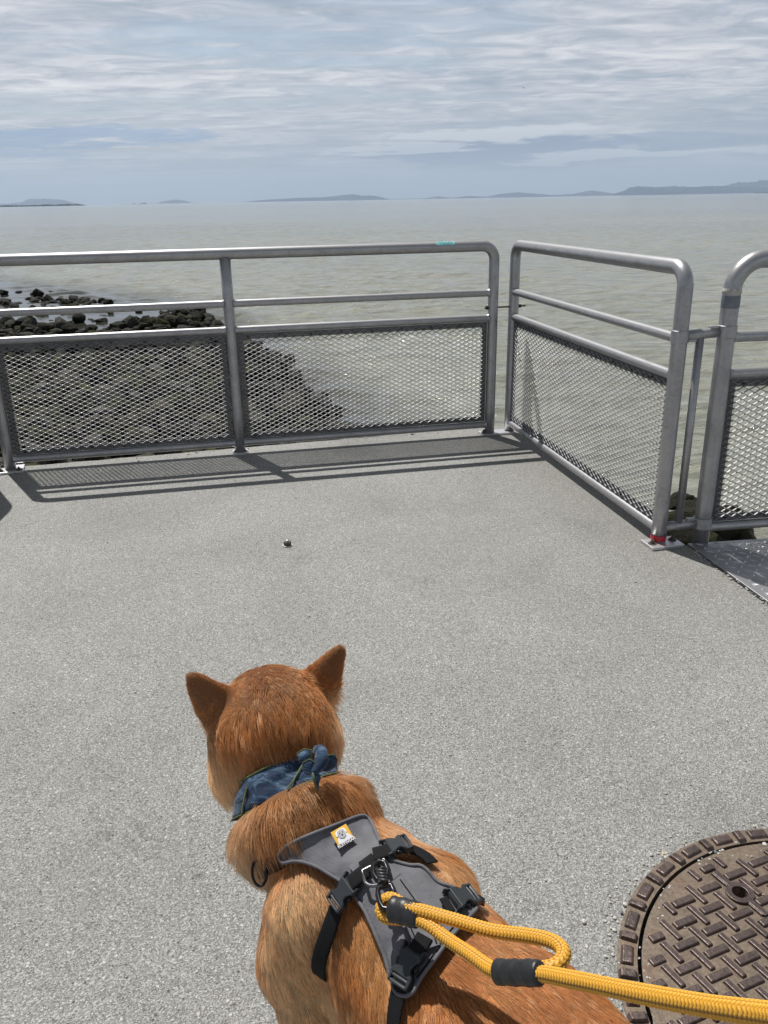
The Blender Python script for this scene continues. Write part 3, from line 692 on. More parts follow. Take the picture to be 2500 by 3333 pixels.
for (x,y,s),q,z in zip(cand,sd,zz):
    if q<-.12: continue
    if y-4.3-(x-.5)*.25<.05: continue
    pool=y>22 and noise.noise((x*.20+3,y*.16,1))>.02 and x<-8.5 and R.random()<.93
    if pool or (y>26.5 and x<-6.0 and noise.noise((x*.3,y*.22,7))>-.12 and x<-7.5 and R.random()<.9): continue
    if not vis(x,y,z+s): continue
    if not far_enough(x,y,s): continue
    rocks.append([x,y,z+s*R.uniform(.15,.65),s,'r'])
cols=[(.035,.031,.02),(.10,.09,.06),(.17,.16,.12),(.07,.08,.035),(.25,.245,.215),(.10,.085,.058),(.03,.029,.024),(.11,.12,.05),(.16,.155,.13)]
ranked=sorted(rocks,key=lambda r:(r[4]=='r',-r[3]/hypot(r[0],r[1])))
indiv=ranked[:290]; rest=ranked[290:]
print('rocks',len(rocks))
for i,(x,y,z,s,k) in enumerate(indiv):
    me=PROT[R.randrange(10)]
    o=bpy.data.objects.new('boulder',me); COL.objects.link(o); o.location=(x,y,z); o.rotation_euler=(R.uniform(-.25,.25),R.uniform(-.25,.25),R.uniform(0,6.28)); o.scale=(s,s*R.uniform(.75,1),s*R.uniform(.85,1.15))
    c=cols[R.randrange(len(cols))]
    c=tuple(q*(.42 if y>17 else .56) for q in c)
    if k=='p': o.scale=(s,s,s*.62)
    if k in('p','t'): c=(.028,.026,.022)
    if k=='g': c=(.045,.044,.026)
    o.color=(*c,1)
    lab,grp={'p':('low black wet boulder awash in the shallow water beyond the railing','boulders awash in the shallows'),
      't':('tall dark boulder standing clear of the tidal pool above the middle rail','tall boulders in the tidal pool'),
      'g':('weedy dark boulder in the water below the ramp at right','boulders below the ramp'),
      'r':('grey and mossy boulder of the bank seen through the railing mesh','boulders of the bank behind the mesh') if y<16 else ('brown weed-covered boulder of the far rock spit above the mesh','boulders of the far rock spit')}[k]
    tag(o,lab,'boulder',grp)
V_=[];F_=[];T_=[];n0=0
for (x,y,z,s,k) in rest:
    q=R.randrange(10); a=R.uniform(0,6.28); c,si=cos(a),sin(a); v=vlow[q]*[s,s*R.uniform(.75,1),s*R.uniform(.85,1.15)]@np.array([[c,si,0],[-si,c,0],[0,0,1]])+[x,y,z]
    V_.append(v); F_.append(flow[q]+n0); n0+=len(v); cc=np.array(cols[R.randrange(len(cols))]); cc=cc*(.42 if y>17 else .56); T_.append(np.tile([*cc,1],(len(v),1)))
if rest:
    me=bpy.data.meshes.new('rubble'); vv_=np.concatenate(V_); ff_=np.concatenate(F_); me.from_pydata(vv_.tolist(),[],ff_.tolist()); at=me.attributes.new('tone','FLOAT_COLOR','POINT'); at.data.foreach_set('color',np.concatenate(T_).astype(np.float32).ravel()); me.materials.append(M['rubble'])
    o=bpy.data.objects.new('rubble',me); COL.objects.link(o); tag(o,'mass of smaller dark rocks filling the bank between the boulders','rubble',kind='stuff')
# ------------------------------------------------------------------ sea, hills
k=96; rr=[0,20,60,200,800,3000,12000,23500]; vs=[(0,0,SEA)]; fs=[]
for r in rr[1:]: vs+=[(r*cos(a),r*sin(a),SEA-.13) for a in np.arange(k)*2*pi/k]
fs=[(0,1+i,1+(i+1)%k) for i in range(k)]
for q in range(len(rr)-2): fs+=[(1+q*k+i,1+(q+1)*k+i,1+(q+1)*k+(i+1)%k,1+q*k+(i+1)%k) for i in range(k)]
# real wavelets on the nearer water
wr=[6.0]
while wr[-1]<210: wr.append(wr[-1]*1.0062)
wr=np.array(wr); wa=np.radians(np.concatenate([np.arange(-62,-34,.5),np.arange(-34,34,.105),np.arange(34,66,.4)])); WR,WA=np.meshgrid(wr,wa,indexing='ij'); WX=WR*np.sin(WA); WY=WR*np.cos(WA); WZ=np.zeros_like(WX)
g_=np.random.default_rng(21)
for q in range(70):
    lam=.30*(14**(g_.random()**1.25)); th=radians(-118)+g_.normal(0,.55); kx,ky=2*pi/lam*cos(th),2*pi/lam*sin(th); amp=.0046*lam**.95*(.5+g_.random())
    ph=g_.random()*6.3; fade=np.clip(1.6-WR*.0062*2.2/lam,0,1); WZ+=amp*fade*np.sin(kx*WX+ky*WY+ph+.9*np.sin(.31*WX*g_.random()+.27*WY+ph))
l1=WX+1.025*WY; l2=2.66*WX+WY; pm_=np.clip((26-l1)/6,0,1)*np.clip((15-l2)/5,0,1); gust=.8+.35*np.sin(WX*.06+WY*.043+1)*np.sin(WY*.03+.5)
WZ=WZ*(1-.93*pm_)*gust*np.clip((210-WR)/60,0,1)
o0=len(vs); nr,nc=WX.shape; vs+=np.stack([WX,WY,SEA+WZ],-1).reshape(-1,3).tolist()
ii=(np.arange(nr-1)[:,None]*nc+np.arange(nc-1)[None]).ravel()+o0; fs+=np.stack([ii,ii+nc,ii+nc+1,ii+1],1)[:,::-1].tolist()
tag(mk('sea',vs,fs,M['water']),'calm grey green sea reaching the horizon','sea',kind='structure')
def ridge(name,pts,dist,mat,label,depth=1500,rough=.08,step=2.0):
    """pts: skyline seen from the deck as (bearing pixel, height pixel); built as a solid ridge at its real distance"""
    xs=np.arange(pts[0][0],pts[-1][0]+.01,step); ys=np.interp(xs,[p[0] for p in pts],[p[1] for p in pts])
    v=pray(xs,ys); cr=_C+v*(dist/v[:,1:2]); w=[];n=len(xs)
    h=np.maximum(cr[:,2]-SEA,.3); h=h*(1+rough*np.array([noise.noise((x*.11,dist*.01,0))+.5*noise.noise((x*.37,2,dist*.01)) for x in xs]))
    out=[]
    prof=[(-1,0),(-.7,.35),(-.4,.72),(-.15,.94),(0,1),(.3,.8),(1,0)]
    for (q,f) in prof:
        for i in range(n):
            s=(dist+depth*q)/dist; jit=1+.18*noise.noise((xs[i]*.09,q*3,dist*.01)) if abs(q)<1 and q!=0 else 1
            out.append((cr[i,0]*s,dist+depth*q,SEA-1+(h[i]+1)*f*jit*(1 if q<=0 else 1)))
    fs=[(a*n+i,a*n+i+1,(a+1)*n+i+1,(a+1)*n+i) for a in range(len(prof)-1) for i in range(n-1)]
    return tag(mk(name,out,fs,mat),label,'hills',kind='structure')
hz=lambda x:447.8-(x-0)*tan(ROLL)*1.0
e=lambda L,f=1.0:[(x,y) for x,y in L]
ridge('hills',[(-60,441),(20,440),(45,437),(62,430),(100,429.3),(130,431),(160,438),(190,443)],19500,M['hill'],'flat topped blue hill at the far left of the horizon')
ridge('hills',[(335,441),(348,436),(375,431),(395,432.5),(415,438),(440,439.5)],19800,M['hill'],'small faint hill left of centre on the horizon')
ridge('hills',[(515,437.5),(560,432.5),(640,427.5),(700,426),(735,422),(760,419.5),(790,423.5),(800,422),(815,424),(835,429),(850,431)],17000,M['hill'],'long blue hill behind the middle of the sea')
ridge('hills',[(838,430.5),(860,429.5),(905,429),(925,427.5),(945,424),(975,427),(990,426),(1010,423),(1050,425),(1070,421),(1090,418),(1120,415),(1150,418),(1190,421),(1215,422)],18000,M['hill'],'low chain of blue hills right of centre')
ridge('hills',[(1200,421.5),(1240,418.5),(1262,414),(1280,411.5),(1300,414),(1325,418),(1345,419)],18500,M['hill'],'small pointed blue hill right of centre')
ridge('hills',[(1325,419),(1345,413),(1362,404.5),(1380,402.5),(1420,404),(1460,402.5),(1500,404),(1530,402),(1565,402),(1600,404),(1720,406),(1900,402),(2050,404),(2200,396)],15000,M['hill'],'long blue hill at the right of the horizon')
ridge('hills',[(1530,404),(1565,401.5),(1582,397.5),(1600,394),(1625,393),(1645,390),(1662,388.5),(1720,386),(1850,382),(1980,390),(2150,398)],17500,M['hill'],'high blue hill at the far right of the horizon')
M['lowland']=m_hill('wooded_lowland',(.02,.028,.024))
def low(x0,x1,hpx,dist,label,jag=.4):
    xs=np.linspace(x0,x1,max(6,int((x1-x0)/4))); r=random.Random(int(x0)+5)
    pts=[(x,447.8-x*tan(ROLL)-hpx*(.75+jag*(r.random()-.5))*(min(1,(x1-x)/25+.25))) for x in xs]
    ridge('land',pts,dist,M['lowland'],label,depth=60,rough=.1,step=1.5)
low(-40,187,5.2,5200,'dark wooded low land at the far left of the horizon')
low(262,338,3.4,11500,'faint tree line left of centre on the horizon',1.4)
low(395,520,1.7,12500,'thin dark shore strip left of centre')
low(760,838,1.6,11500,'thin dark islet strip under the middle hills')
low(860,1040,1.6,11500,'thin dark islet strip right of centre'); low(1060,1210,1.6,11500,'thin dark islet strip under the right chain of hills')
low(1632,1700,3.0,7000,'small dark spit of land at the right edge of the horizon')
# a distant bird
P=pd(1131,190.5,150); bd=tag(mk('bird',[],[],M['darkmetal']),'tiny dark bird in the upper right sky','bird')
mb=MB(); mb.tube([(-.16,0,0),(-.08,0,.03),(.06,0,.02),(.17,0,.05)],[.01,.03,.035,.008],8)
for s in(1,-1): mb.add([(-.03,0,.03),(.07,0,.03),(.02,s*.22,.10),(-.06,s*.24,.09),(-.10,s*.50,.02)],[(0,1,2,3),(3,2,4)])
bpy.data.objects.remove(bd); bd=mb.build('bird',M['darkmetal']); bd.location=P; bd.rotation_euler=(0,0,.3); tag(bd,'tiny dark bird gliding in the upper right sky','bird')
# air
hz_=bpy.data.materials.new('sea_haze'); hz_.use_nodes=True; t=hz_.node_tree; t.nodes.clear(); o_=t.nodes.new('ShaderNodeOutputMaterial'); pv=t.nodes.new('ShaderNodeVolumePrincipled'); pv.inputs['Color'].default_value=(.60,.72,.90,1); pv.inputs['Density'].default_value=HAZE; pv.inputs['Anisotropy'].default_value=.2; t.links.new(pv.outputs[0],o_.inputs['Volume'])
mb=MB(); mb.box((0,0,(640-12)/2),EZ,(24500,24500,(640+12)/2)); hb=mb.build('haze',hz_,smooth=False); tag(hb,'thin sea haze fading the far hills','haze',kind='stuff')
# ------------------------------------------------------------------ sky and sun
w=bpy.data.worlds.new('World'); S.world=w; w.use_nodes=True; t=w.node_tree; t.nodes.clear()
N=lambda ty,**k:[setattr(x,a,v) for x in [t.nodes.new(ty)] for a,v in k.items()] and x if False else None
def WN(ty,**k):
    x=t.nodes.new(ty)
    for a,v in k.items(): setattr(x,a,v)
    return x
L=t.links.new
out=WN('ShaderNodeOutputWorld'); bg=WN('ShaderNodeBackground'); L(bg.outputs[0],out.inputs[0])
sky=WN('ShaderNodeTexSky',sky_type='NISHITA',sun_disc=False,sun_elevation=asin(SUN[2]),sun_rotation=atan2(SUN[0],SUN[1]),air_density=1.0,dust_density=1.5,ozone_density=1.2)
tc=WN('ShaderNodeTexCoord'); sep=WN('ShaderNodeSeparateXYZ'); L(tc.outputs['Generated'],sep.inputs[0])
def MT(op,a,b=None,c=None):
    m=WN('ShaderNodeMath',operation=op)
    for k,v in enumerate((a,b,c)):
        if v is None: continue
        if isinstance(v,(int,float)): m.inputs[k].default_value=v
        else: L(v,m.inputs[k])
    return m.outputs[0]
zc=MT('MAXIMUM',sep.outputs[2],0.0); den=MT('ADD',zc,.045)
u=MT('DIVIDE',sep.outputs[0],den); v=MT('DIVIDE',sep.outputs[1],den)
cmb=WN('ShaderNodeCombineXYZ'); L(u,cmb.inputs[0]); L(v,cmb.inputs[1])
def NZ(scale,det,rough,dist,sc,off=0,rot=0):
    m=WN('ShaderNodeMapping'); m.inputs['Scale'].default_value=sc; m.inputs['Location'].default_value=(off,off*.7,off*.3); m.inputs['Rotation'].default_value=(0,0,rot); L(cmb.outputs[0],m.inputs[0])
    x=WN('ShaderNodeTexNoise'); x.inputs['Scale'].default_value=scale; x.inputs['Detail'].default_value=det; x.inputs['Roughness'].default_value=rough; x.inputs['Distortion'].default_value=dist; L(m.outputs[0],x.inputs[0]); return x.outputs[0]
def RP(src,stops):
    r=WN('ShaderNodeValToRGB'); e=r.color_ramp.elements
    while len(e)<len(stops): e.new(.5)
    for q,(p,c) in zip(e,stops): q.position=p; q.color=(c,c,c,1) if isinstance(c,(int,float)) else (*c,1)
    L(src,r.inputs[0]); return r.outputs[0]
def MX(f,a,b,mode='MIX'):
    m=WN('ShaderNodeMix',data_type='RGBA',blend_type=mode)
    for k,v_ in ((0,f),(6,a),(7,b)):
        if isinstance(v_,tuple): m.inputs[k].default_value=(*v_,1)
        elif isinstance(v_,(int,float)): m.inputs[k].default_value=v_
        else: L(v_,m.inputs[k])
    return m.outputs[2]
streak=NZ(1.1,8,.60,.6,(.42,1.25,1),3,.12); broad=NZ(.34,4,.55,.3,(.55,1.3,1),9,-.1); rip=NZ(3.3,6,.62,.8,(.8,1.15,1),1,.25); 
# bands in elevation: greyer, thicker cloud low at the right
elev=sep.outputs[2]
mixv=MT('ADD',MT('MULTIPLY',streak,.36),MT('ADD',MT('MULTIPLY',broad,.26),MT('MULTIPLY',rip,.38)))
cloud=RP(mixv,[(.40,(.31,.36,.43)),(.46,(.40,.44,.50)),(.50,(.49,.515,.565)),(.545,(.61,.62,.655)),(.61,(.73,.735,.76))])
cov=RP(MT('ADD',MT('MULTIPLY',broad,.6),MT('MULTIPLY',streak,.4)),[(.37,.35),(.47,.93),(.6,1.0)])
skyc=MX(1.0,sky.outputs[0],(.10,.10,.10),'MULTIPLY')
c1=MX(cov,skyc,cloud)
# low cumulus bank near the horizon
ang=MT('ARCTAN2',sep.outputs[0],sep.outputs[1]); c2v=WN('ShaderNodeCombineXYZ'); L(MT('MULTIPLY',ang,3.2),c2v.inputs[0]); L(MT('MULTIPLY',elev,26.0),c2v.inputs[1])
cn=WN('ShaderNodeTexNoise'); cn.inputs['Scale'].default_value=1.9; cn.inputs['Detail'].default_value=7; cn.inputs['Roughness'].default_value=.58; cn.inputs['Distortion'].default_value=.35; L(c2v.outputs[0],cn.inputs[0])
lowc=RP(cn.outputs[0],[(.36,(.25,.305,.385)),(.46,(.31,.36,.43)),(.54,(.38,.425,.485)),(.61,(.53,.56,.60)),(.70,(.66,.675,.70))])
side=RP(MT('MULTIPLY_ADD',ang,.8,.5),[(.25,.35),(.6,.95)])
lm=RP(elev,[(.0,1.0),(.055,1.0),(.11,.0)])
c3=MX(MT('MULTIPLY',MT('MULTIPLY',lm,side),.85),c1,lowc)
hzb=RP(elev,[(.0,1.0),(.02,.85),(.045,.30),(.08,0.0)])

cn2=WN('ShaderNodeTexNoise'); cn2.inputs['Scale'].default_value=7.5; cn2.inputs['Detail'].default_value=6; cn2.inputs['Roughness'].default_value=.6; L(c2v.outputs[0],cn2.inputs[0])
def blob(az0,el0,wa,we,amp=.5):
    a_=MT('DIVIDE',MT('SUBTRACT',ang,az0),wa); e_=MT('DIVIDE',MT('SUBTRACT',elev,MT('ADD',MT('MULTIPLY',MT('SUBTRACT',cn.outputs[0],.5),.045),el0)),we)
    d_=MT('ADD',MT('MULTIPLY',a_,a_),MT('MULTIPLY',e_,e_)); return RP(MT('ADD',MT('ADD',d_,MT('MULTIPLY',MT('SUBTRACT',cn.outputs[0],.5),1.6)),MT('MULTIPLY',MT('SUBTRACT',cn2.outputs[0],.5),2.6)),[(.55,1.0),(.95,0.0)])
c3=MX(MT('MULTIPLY',blob(.13,.064,.15,.009),.85),c3,(.60,.64,.68))
c3=MX(MT('MULTIPLY',blob(.15,.046,.17,.015),.95),c3,(.215,.275,.395))
c3=MX(MT('MULTIPLY',blob(.30,.040,.16,.004),.8),c3,(.62,.65,.69))
c3=MX(MT('MULTIPLY',blob(.02,.052,.10,.004),.7),c3,(.60,.63,.68))
c3=MX(MT('MULTIPLY',blob(.33,.052,.10,.008),.7),c3,(.25,.315,.44))
c3=MX(MT('MULTIPLY',blob(-.31,.066,.15,.010),.6),c3,(.20,.33,.52))
c3=MX(MT('MULTIPLY',blob(-.40,.052,.10,.006),.5),c3,(.20,.33,.52))
c4=MX(hzb,c3,(.24,.29,.345))
zen=RP(elev,[(.0,1.0),(.24,1.0),(.42,.46),(1.0,.36)]); c5=MX(1.0,c4,zen,'MULTIPLY')
L(c5,bg.inputs[0]); bg.inputs[1].default_value=1.0
sl=bpy.data.lights.new('sun','SUN'); sl.energy=SUN_E; sl.angle=radians(.53); sl.color=(1,.967,.92); so=bpy.data.objects.new('sun',sl); COL.objects.link(so); so.rotation_euler=Vector(SUN).to_track_quat('Z','Y').to_euler()
# ------------------------------------------------------------------ camera
cd=bpy.data.cameras.new('camera'); cam=bpy.data.objects.new('camera',cd); COL.objects.link(cam); cd.sensor_fit='HORIZONTAL'; cd.sensor_width=36; cd.lens=36*2700/2500; cd.clip_start=.02; cd.clip_end=80000
mw=Matrix([[_ci[0],_cj[0],-_fw[0],0],[_ci[1],_cj[1],-_fw[1],0],[_ci[2],_cj[2],-_fw[2],CAMZ],[0,0,0,1]]); cam.matrix_world=mw; S.camera=cam
S.view_settings.view_transform='Standard'; S.view_settings.look='None'; S.view_settings.exposure=EXPO; S.view_settings.gamma=1
S.render.film_transparent=False
S.cycles.use_denoising=True; S.cycles.volume_bounces=1; S.cycles.max_bounces=10; S.cycles.diffuse_bounces=3; S.cycles.glossy_bounces=4; S.cycles.transmission_bounces=8; S.cycles.transparent_max_bounces=8
S.cycles.sample_clamp_indirect=8
# ================================================================== dog
def surface_nets(fn,lo,hi,h):
    lo=np.array(lo);n=np.ceil((np.array(hi)-lo)/h).astype(int)+1
    g=np.empty(n,np.float32); ys,zs=np.arange(n[1])*h+lo[1],np.arange(n[2])*h+lo[2]; Yg,Zg=np.meshgrid(ys,zs,indexing='ij')
    for i in range(n[0]):
        g[i]=fn(np.stack([np.full_like(Yg,lo[0]+i*h),Yg,Zg],-1))
    s=g<0
    cs=np.zeros(n-1,int)
    for a in (0,1):
        for b in (0,1):
            for c in (0,1): cs+=s[a:n[0]-1+a,b:n[1]-1+b,c:n[2]-1+c]
    cell=(cs>0)&(cs<8); idx=-np.ones(n-1,int); ii=np.argwhere(cell); idx[cell]=np.arange(len(ii))
    acc=np.zeros((len(ii),3)); cnt=np.zeros(len(ii))
    cor=[(a,b,c) for a in(0,1) for b in(0,1) for c in(0,1)]
    for p in cor:
        for q in cor:
            if sum(q)-sum(p)!=1 or any(x<y for x,y in zip(q,p)): continue
            gp_=g[ii[:,0]+p[0],ii[:,1]+p[1],ii[:,2]+p[2]]; gq=g[ii[:,0]+q[0],ii[:,1]+q[1],ii[:,2]+q[2]]
            m=(gp_<0)!=(gq<0); t=np.where(m,gp_/(gp_-gq+1e-20),0); pt=np.array(p)+t[:,None]*(np.array(q)-np.array(p)); acc[m]+=pt[m]; cnt[m]+=1
    vs=lo+(ii+acc/cnt[:,None])*h; fs=[]
    for ax in range(3):
        o1,o2=[(1,2),(2,0),(0,1)][ax]
        sl0=[slice(None)]*3; sl1=[slice(None)]*3; sl0[ax]=slice(0,-1); sl1[ax]=slice(1,None)
        a=s[tuple(sl0)]; b=s[tuple(sl1)]; e=np.argwhere(a!=b); e=e[(e[:,o1]>0)&(e[:,o2]>0)&(e[:,o1]<n[o1]-1)&(e[:,o2]<n[o2]-1)]
        d1=np.zeros(3,int); d1[o1]=1; d2=np.zeros(3,int); d2[o2]=1
        q=[idx[tuple((e-x).T)] for x in (d1*0,d1,d1+d2,d2)]; fl=a[tuple(e.T)]
        quad=np.stack(q,1); quad[~fl]=quad[~fl][:,::-1]; fs.append(quad)
    return vs,np.concatenate(fs)
def grad(p,e=.0015):
    g=np.stack([sdf(p+np.eye(3)[k]*e)-sdf(p-np.eye(3)[k]*e) for k in range(3)],-1); return nrm(g)
def cast(xy,off=0.0,start=.5,far=1.6):
    xy=np.asarray(xy,float).reshape(-1,2); R_=pray(xy[:,0],xy[:,1]); t=np.full(len(R_),start); best=np.full(len(R_),9.); bt=t.copy()
    for _ in range(90):
        d=sdf(_C+R_*t[:,None])-off; m=d<best; best[m]=d[m]; bt[m]=t[m]; t=np.minimum(t+np.where(np.abs(d)>.0002,d*.75,0),far)
    miss=best>.002; t=np.where(miss,bt,t); P_=_C+R_*t[:,None]; N_=grad(P_)
    if miss.any(): P_[miss]-=N_[miss]*(best[miss])[:,None]
    return P_,N_
dv,dfc=surface_nets(sdf,(-.36,.10,-.004),(.52,1.18,.66),.0055)
BLOND=cast([(622,1935),(596,2070),(855,1790),(650,2160),(985,1900),(640,2000)])[0]
dog=empty('dog',(O[0],O[1],0),'fox red shiba type dog standing with its back to us, on a yellow leash','dog')
# coat colours -------------------------------------------------------
def sm(a,b,x): t=np.clip((x-a)/(b-a),0,1); return t*t*(3-2*t)
def nzv(P,s,o=0): return np.array([noise.noise((p[0]*s+o,p[1]*s,p[2]*s)) for p in P])
def regions(P):
    q=P-HC; hf,hl,hu=q@HF,q@HL,q@HU
    dn=(P-NC)@NB
    head_=sm(.035,.060,dn)
    ruff_=(1-head_)*sm(-.085,-.045,dn)*sm(.20,.26,(P-O)@F+.06*0)
    ear_=np.zeros(len(P)); rim=np.zeros(len(P))
    for (base,ax,wd,n,h,w_,th,bend) in EARS:
        r=P-base; s_=r@ax/h; ear_=np.maximum(ear_,sm(.05,.35,s_)*(np.abs(r@n)<.03)*(np.abs(r@wd)<w_*1.5))
    for (base,ax,wd,n,h,w_,th,bend) in EARS:
        r=P-base; s_=np.clip(r@ax/h,0,1); t_=np.abs(r@wd)/(w_*np.sqrt(1-s_*.98)*(1-.3*s_)+.004); rim=np.maximum(rim,sm(.55,.95,t_)*(np.abs(r@n)<.03)*(s_>0))
    f=(P-O)@F; l=(P-O)@Lf; z=P[:,2]
    leg=sm(.24,.16,z)
    return dict(rim=rim,head=head_,ruff=ruff_,ear=ear_*head_,f=f,l=l,z=z,leg=leg,hf=hf,hl=hl,hu=hu,dn=dn)

RED=np.array([.40,.146,.038]); DEEP=np.array([.235,.080,.022]); BRN=np.array([.125,.055,.022]); CRM=np.array([.76,.52,.28]); TAN=np.array([.50,.25,.085])
def coat(P,R_,n1,n2,n3):
    c=np.tile(RED,(len(P),1))
    mixc=lambda c,t,k: c*(1-k[:,None])+t*k[:,None]
    c=mixc(c,TAN,np.clip(.30+n1*1.1,0,1))
    low=sm(.34,.20,R_['z'])*(1-R_['head']); c=mixc(c,CRM,low*.50)
    # cream where the coat parts on the left shoulder and right side of the chest
    for Q,r,k in zip(BLOND,(.050,.045,.045,.055,.04,.045),(1.0,.75,1.0,.95,.5,.65)):
        d=np.linalg.norm(P-Q,axis=1); c=mixc(c,CRM,np.clip(sm(r*1.5,r*.2,d)*k+n2*.5*sm(r*1.5,r*.5,d),0,1)*(1-R_['head'])*(1-R_['ruff']))
    sad=sm(.38,.44,R_['z'])*(1-R_['head'])*(1-R_['ruff']); c=mixc(c,DEEP*1.25,sad*.35)
    # ruff: brown top, cream at the left end
    c=mixc(c,BRN*1.7,R_['ruff']*np.clip(.55+n1*1.5,0,1)*.75)
    c=mixc(c,CRM*.9,R_['ruff']*sm(.055,.11,(P-NC)@(-NX[1]) *-1 if False else (P-NC)@Lf)*.85)
    # head
    H=R_['head']; hf,hl,hu=R_['hf'],R_['hl'],R_['hu']
    crown=H*sm(.07,.02,np.linalg.norm(np.c_[hf+.005,hl-.0,hu-.07],axis=1))
    c=mixc(c,RED*.95,H*.6); c=mixc(c,DEEP*.85,crown*.85); c=mixc(c,DEEP*1.05,H*sm(.055,.0,np.abs(hl+.004))*sm(-.06,.03,hu)*.55)
    cheek=H*np.maximum(sm(.022,.070,hl)*sm(.035,-.04,hu),sm(.055,.085,-hl)*sm(.02,-.03,hu)); c=mixc(c,CRM*1.08,cheek)
    c=mixc(c,TAN*1.3,H*sm(-.01,-.06,hu)*.5); c=mixc(c,CRM,H*np.clip(sm(.005,.06,hl)*sm(.01,-.045,hu)*(.45+n2*1.6),0,.9)); c=mixc(c,DEEP*.8,H*np.clip(n2*1.8+n3-.1,0,.8)*sm(.06,.02,np.abs(hl))*.8)
    c=mixc(c,CRM,H*sm(.07,.10,hf)*sm(.01,-.03,hu)*.9)
    c=mixc(c,BRN*2.3,R_['ear']*.8*(1-.8*R_['rim'])); c=mixc(c,RED*1.25,R_['ear']*R_['rim']*.7)
    return np.clip(c,0.004,.95)
Rg=regions(dv); n1=nzv(dv,11); n2=nzv(dv,26,5); n3=nzv(dv,60,9); dcol=coat(dv,Rg,n1,n2,n3)*.55
me=bpy.data.meshes.new('body'); me.from_pydata(dv.tolist(),[],dfc.tolist()); me.polygons.foreach_set('use_smooth',[True]*len(me.polygons)); me.materials.append(M['skin'])
at=me.attributes.new('col','FLOAT_COLOR','POINT'); at.data.foreach_set('color',np.c_[dcol,np.ones(len(dcol))].astype(np.float32).ravel()); me.update()
body_o=bpy.data.objects.new('body',me); COL.objects.link(body_o); par(body_o,dog)
E_=[]
for s in (1,-1):
    P_=Hd(.066,s*.036,.006); MB_=MB()
    bm=bmesh.new(); bmesh.ops.create_uvsphere(bm,u_segments=16,v_segments=10,radius=.0105); vs=[P_+np.array(v.co) for v in bm.verts]; fs=[[v.index for v in f.verts] for f in bm.faces]; bm.free()
    mk('eye',vs,fs,M['blackmetal'],dog)
bm=bmesh.new(); bmesh.ops.create_uvsphere(bm,u_segments=16,v_segments=10,radius=1); vs=[Hd(.156,0,-.028)+HL*v.co.x*.014+HF*v.co.y*.010+HU*v.co.z*.010 for v in bm.verts]; fs=[[v.index for v in f.verts] for f in bm.faces]; bm.free(); mk('nose',vs,fs,M['wrap'],dog)
# ------------------------------------------------------------------ cloth laid on the body
def cdt(poly,step):
    P2=[Vector(p) for p in poly]; n=len(P2); xs=[p[0] for p in poly]; ys=[p[1] for p in poly]; pts=[]
    for i,a in enumerate(np.arange(min(xs),max(xs),step)):
        for b in np.arange(min(ys)+(i%2)*step/2,max(ys),step):
            if inpoly(a,b,poly):
                d=min(np.hypot(a-q[0],b-q[1]) for q in poly)
                if d>step*.45: pts.append(Vector((a,b)))
    r=geometry.delaunay_2d_cdt(P2+pts,[(i,(i+1)%n) for i in range(n)],[list(range(n))],1,1e-6)
    return np.array([v[:] for v in r[0]]),[tuple(f) for f in r[2]]
def densify(poly,step,closed=True):
    out=[]; n=len(poly)
    for i in range(n if closed else n-1):
        a=np.array(poly[i],float); b=np.array(poly[(i+1)%n],float); k=max(1,int(np.hypot(*(b-a))/step))
        out+= [tuple(a+(b-a)*j/k) for j in range(k)]
    if not closed: out.append(tuple(poly[-1]))
    return out
def smoothpoly(P,closed=True,it=2):
    P=np.array(P,float)
    for _ in range(it):
        if closed: Q=np.roll(P,-1,0); P=np.stack([P*.75+Q*.25,P*.25+Q*.75],1).reshape(-1,2)
        else:
            Q=np.stack([P[:-1]*.75+P[1:]*.25,P[:-1]*.25+P[1:]*.75],1).reshape(-1,2); P=np.vstack([P[:1],Q,P[-1:]])
    return [tuple(p) for p in P]
PANEL=[(606,1868),(596,1852),(612,1832),(650,1812),(695,1793),(735,1778),(772,1762),(790,1760),(800,1770),(808,1791),(818,1812),(826,1832),(832,1850),(846,1860),(868,1862),(890,1869),(908,1869),(926,1884),(944,1905),(962,1916),(982,1923),(1006,1934),(1030,1962),(1024,1974),(986,2009),(956,2051),(932,2083),(908,2117),(888,2153),(856,2150),(845,2122),(836,2079),(816,2023),(792,1975),(768,1939),(750,1912),(738,1905),(712,1889),(684,1872),(652,1860),(625,1861)]
PAN=densify(smoothpoly(PANEL,True,2),5)
v2,f2=cdt(PAN,7)
def wrinkle(P):
    a=1.4*nzv(P,24,3); b=1.5*nzv(P,60,8); c=np.array([noise.noise((p[0]*30+p[1]*26,(p[0]-p[1])*9,p[2]*9)) for p in P])
    return .0022*a+.0009*b+.0026*c
CO=.0105
pp,pn=cast(v2,CO); pp=pp+pn*(wrinkle(pp)-CO*.38*regions(pp)['ruff'])[:,None]
har=mk('harness',pp,f2,M['cloth'],dog); har['label']='grey ripstop harness with black buckles and webbing'
so_=har.modifiers.new('s','SOLIDIFY'); so_.thickness=.0022; so_.offset=1
def onbody(px,off,it=0,closed=False,step=6):
    q=densify(smoothpoly(px,closed,2) if it==0 else px,step,closed); P_,N_=cast(q,off); return P_,N_
bp,bn=cast(PAN,CO); bp=bp+bn*((wrinkle(bp)-CO*.38*regions(bp)['ruff'])[:,None]+.0008); 
MB().tube(bp,.0021,8,closed=True).build('edge_binding',M['cloth'],har)
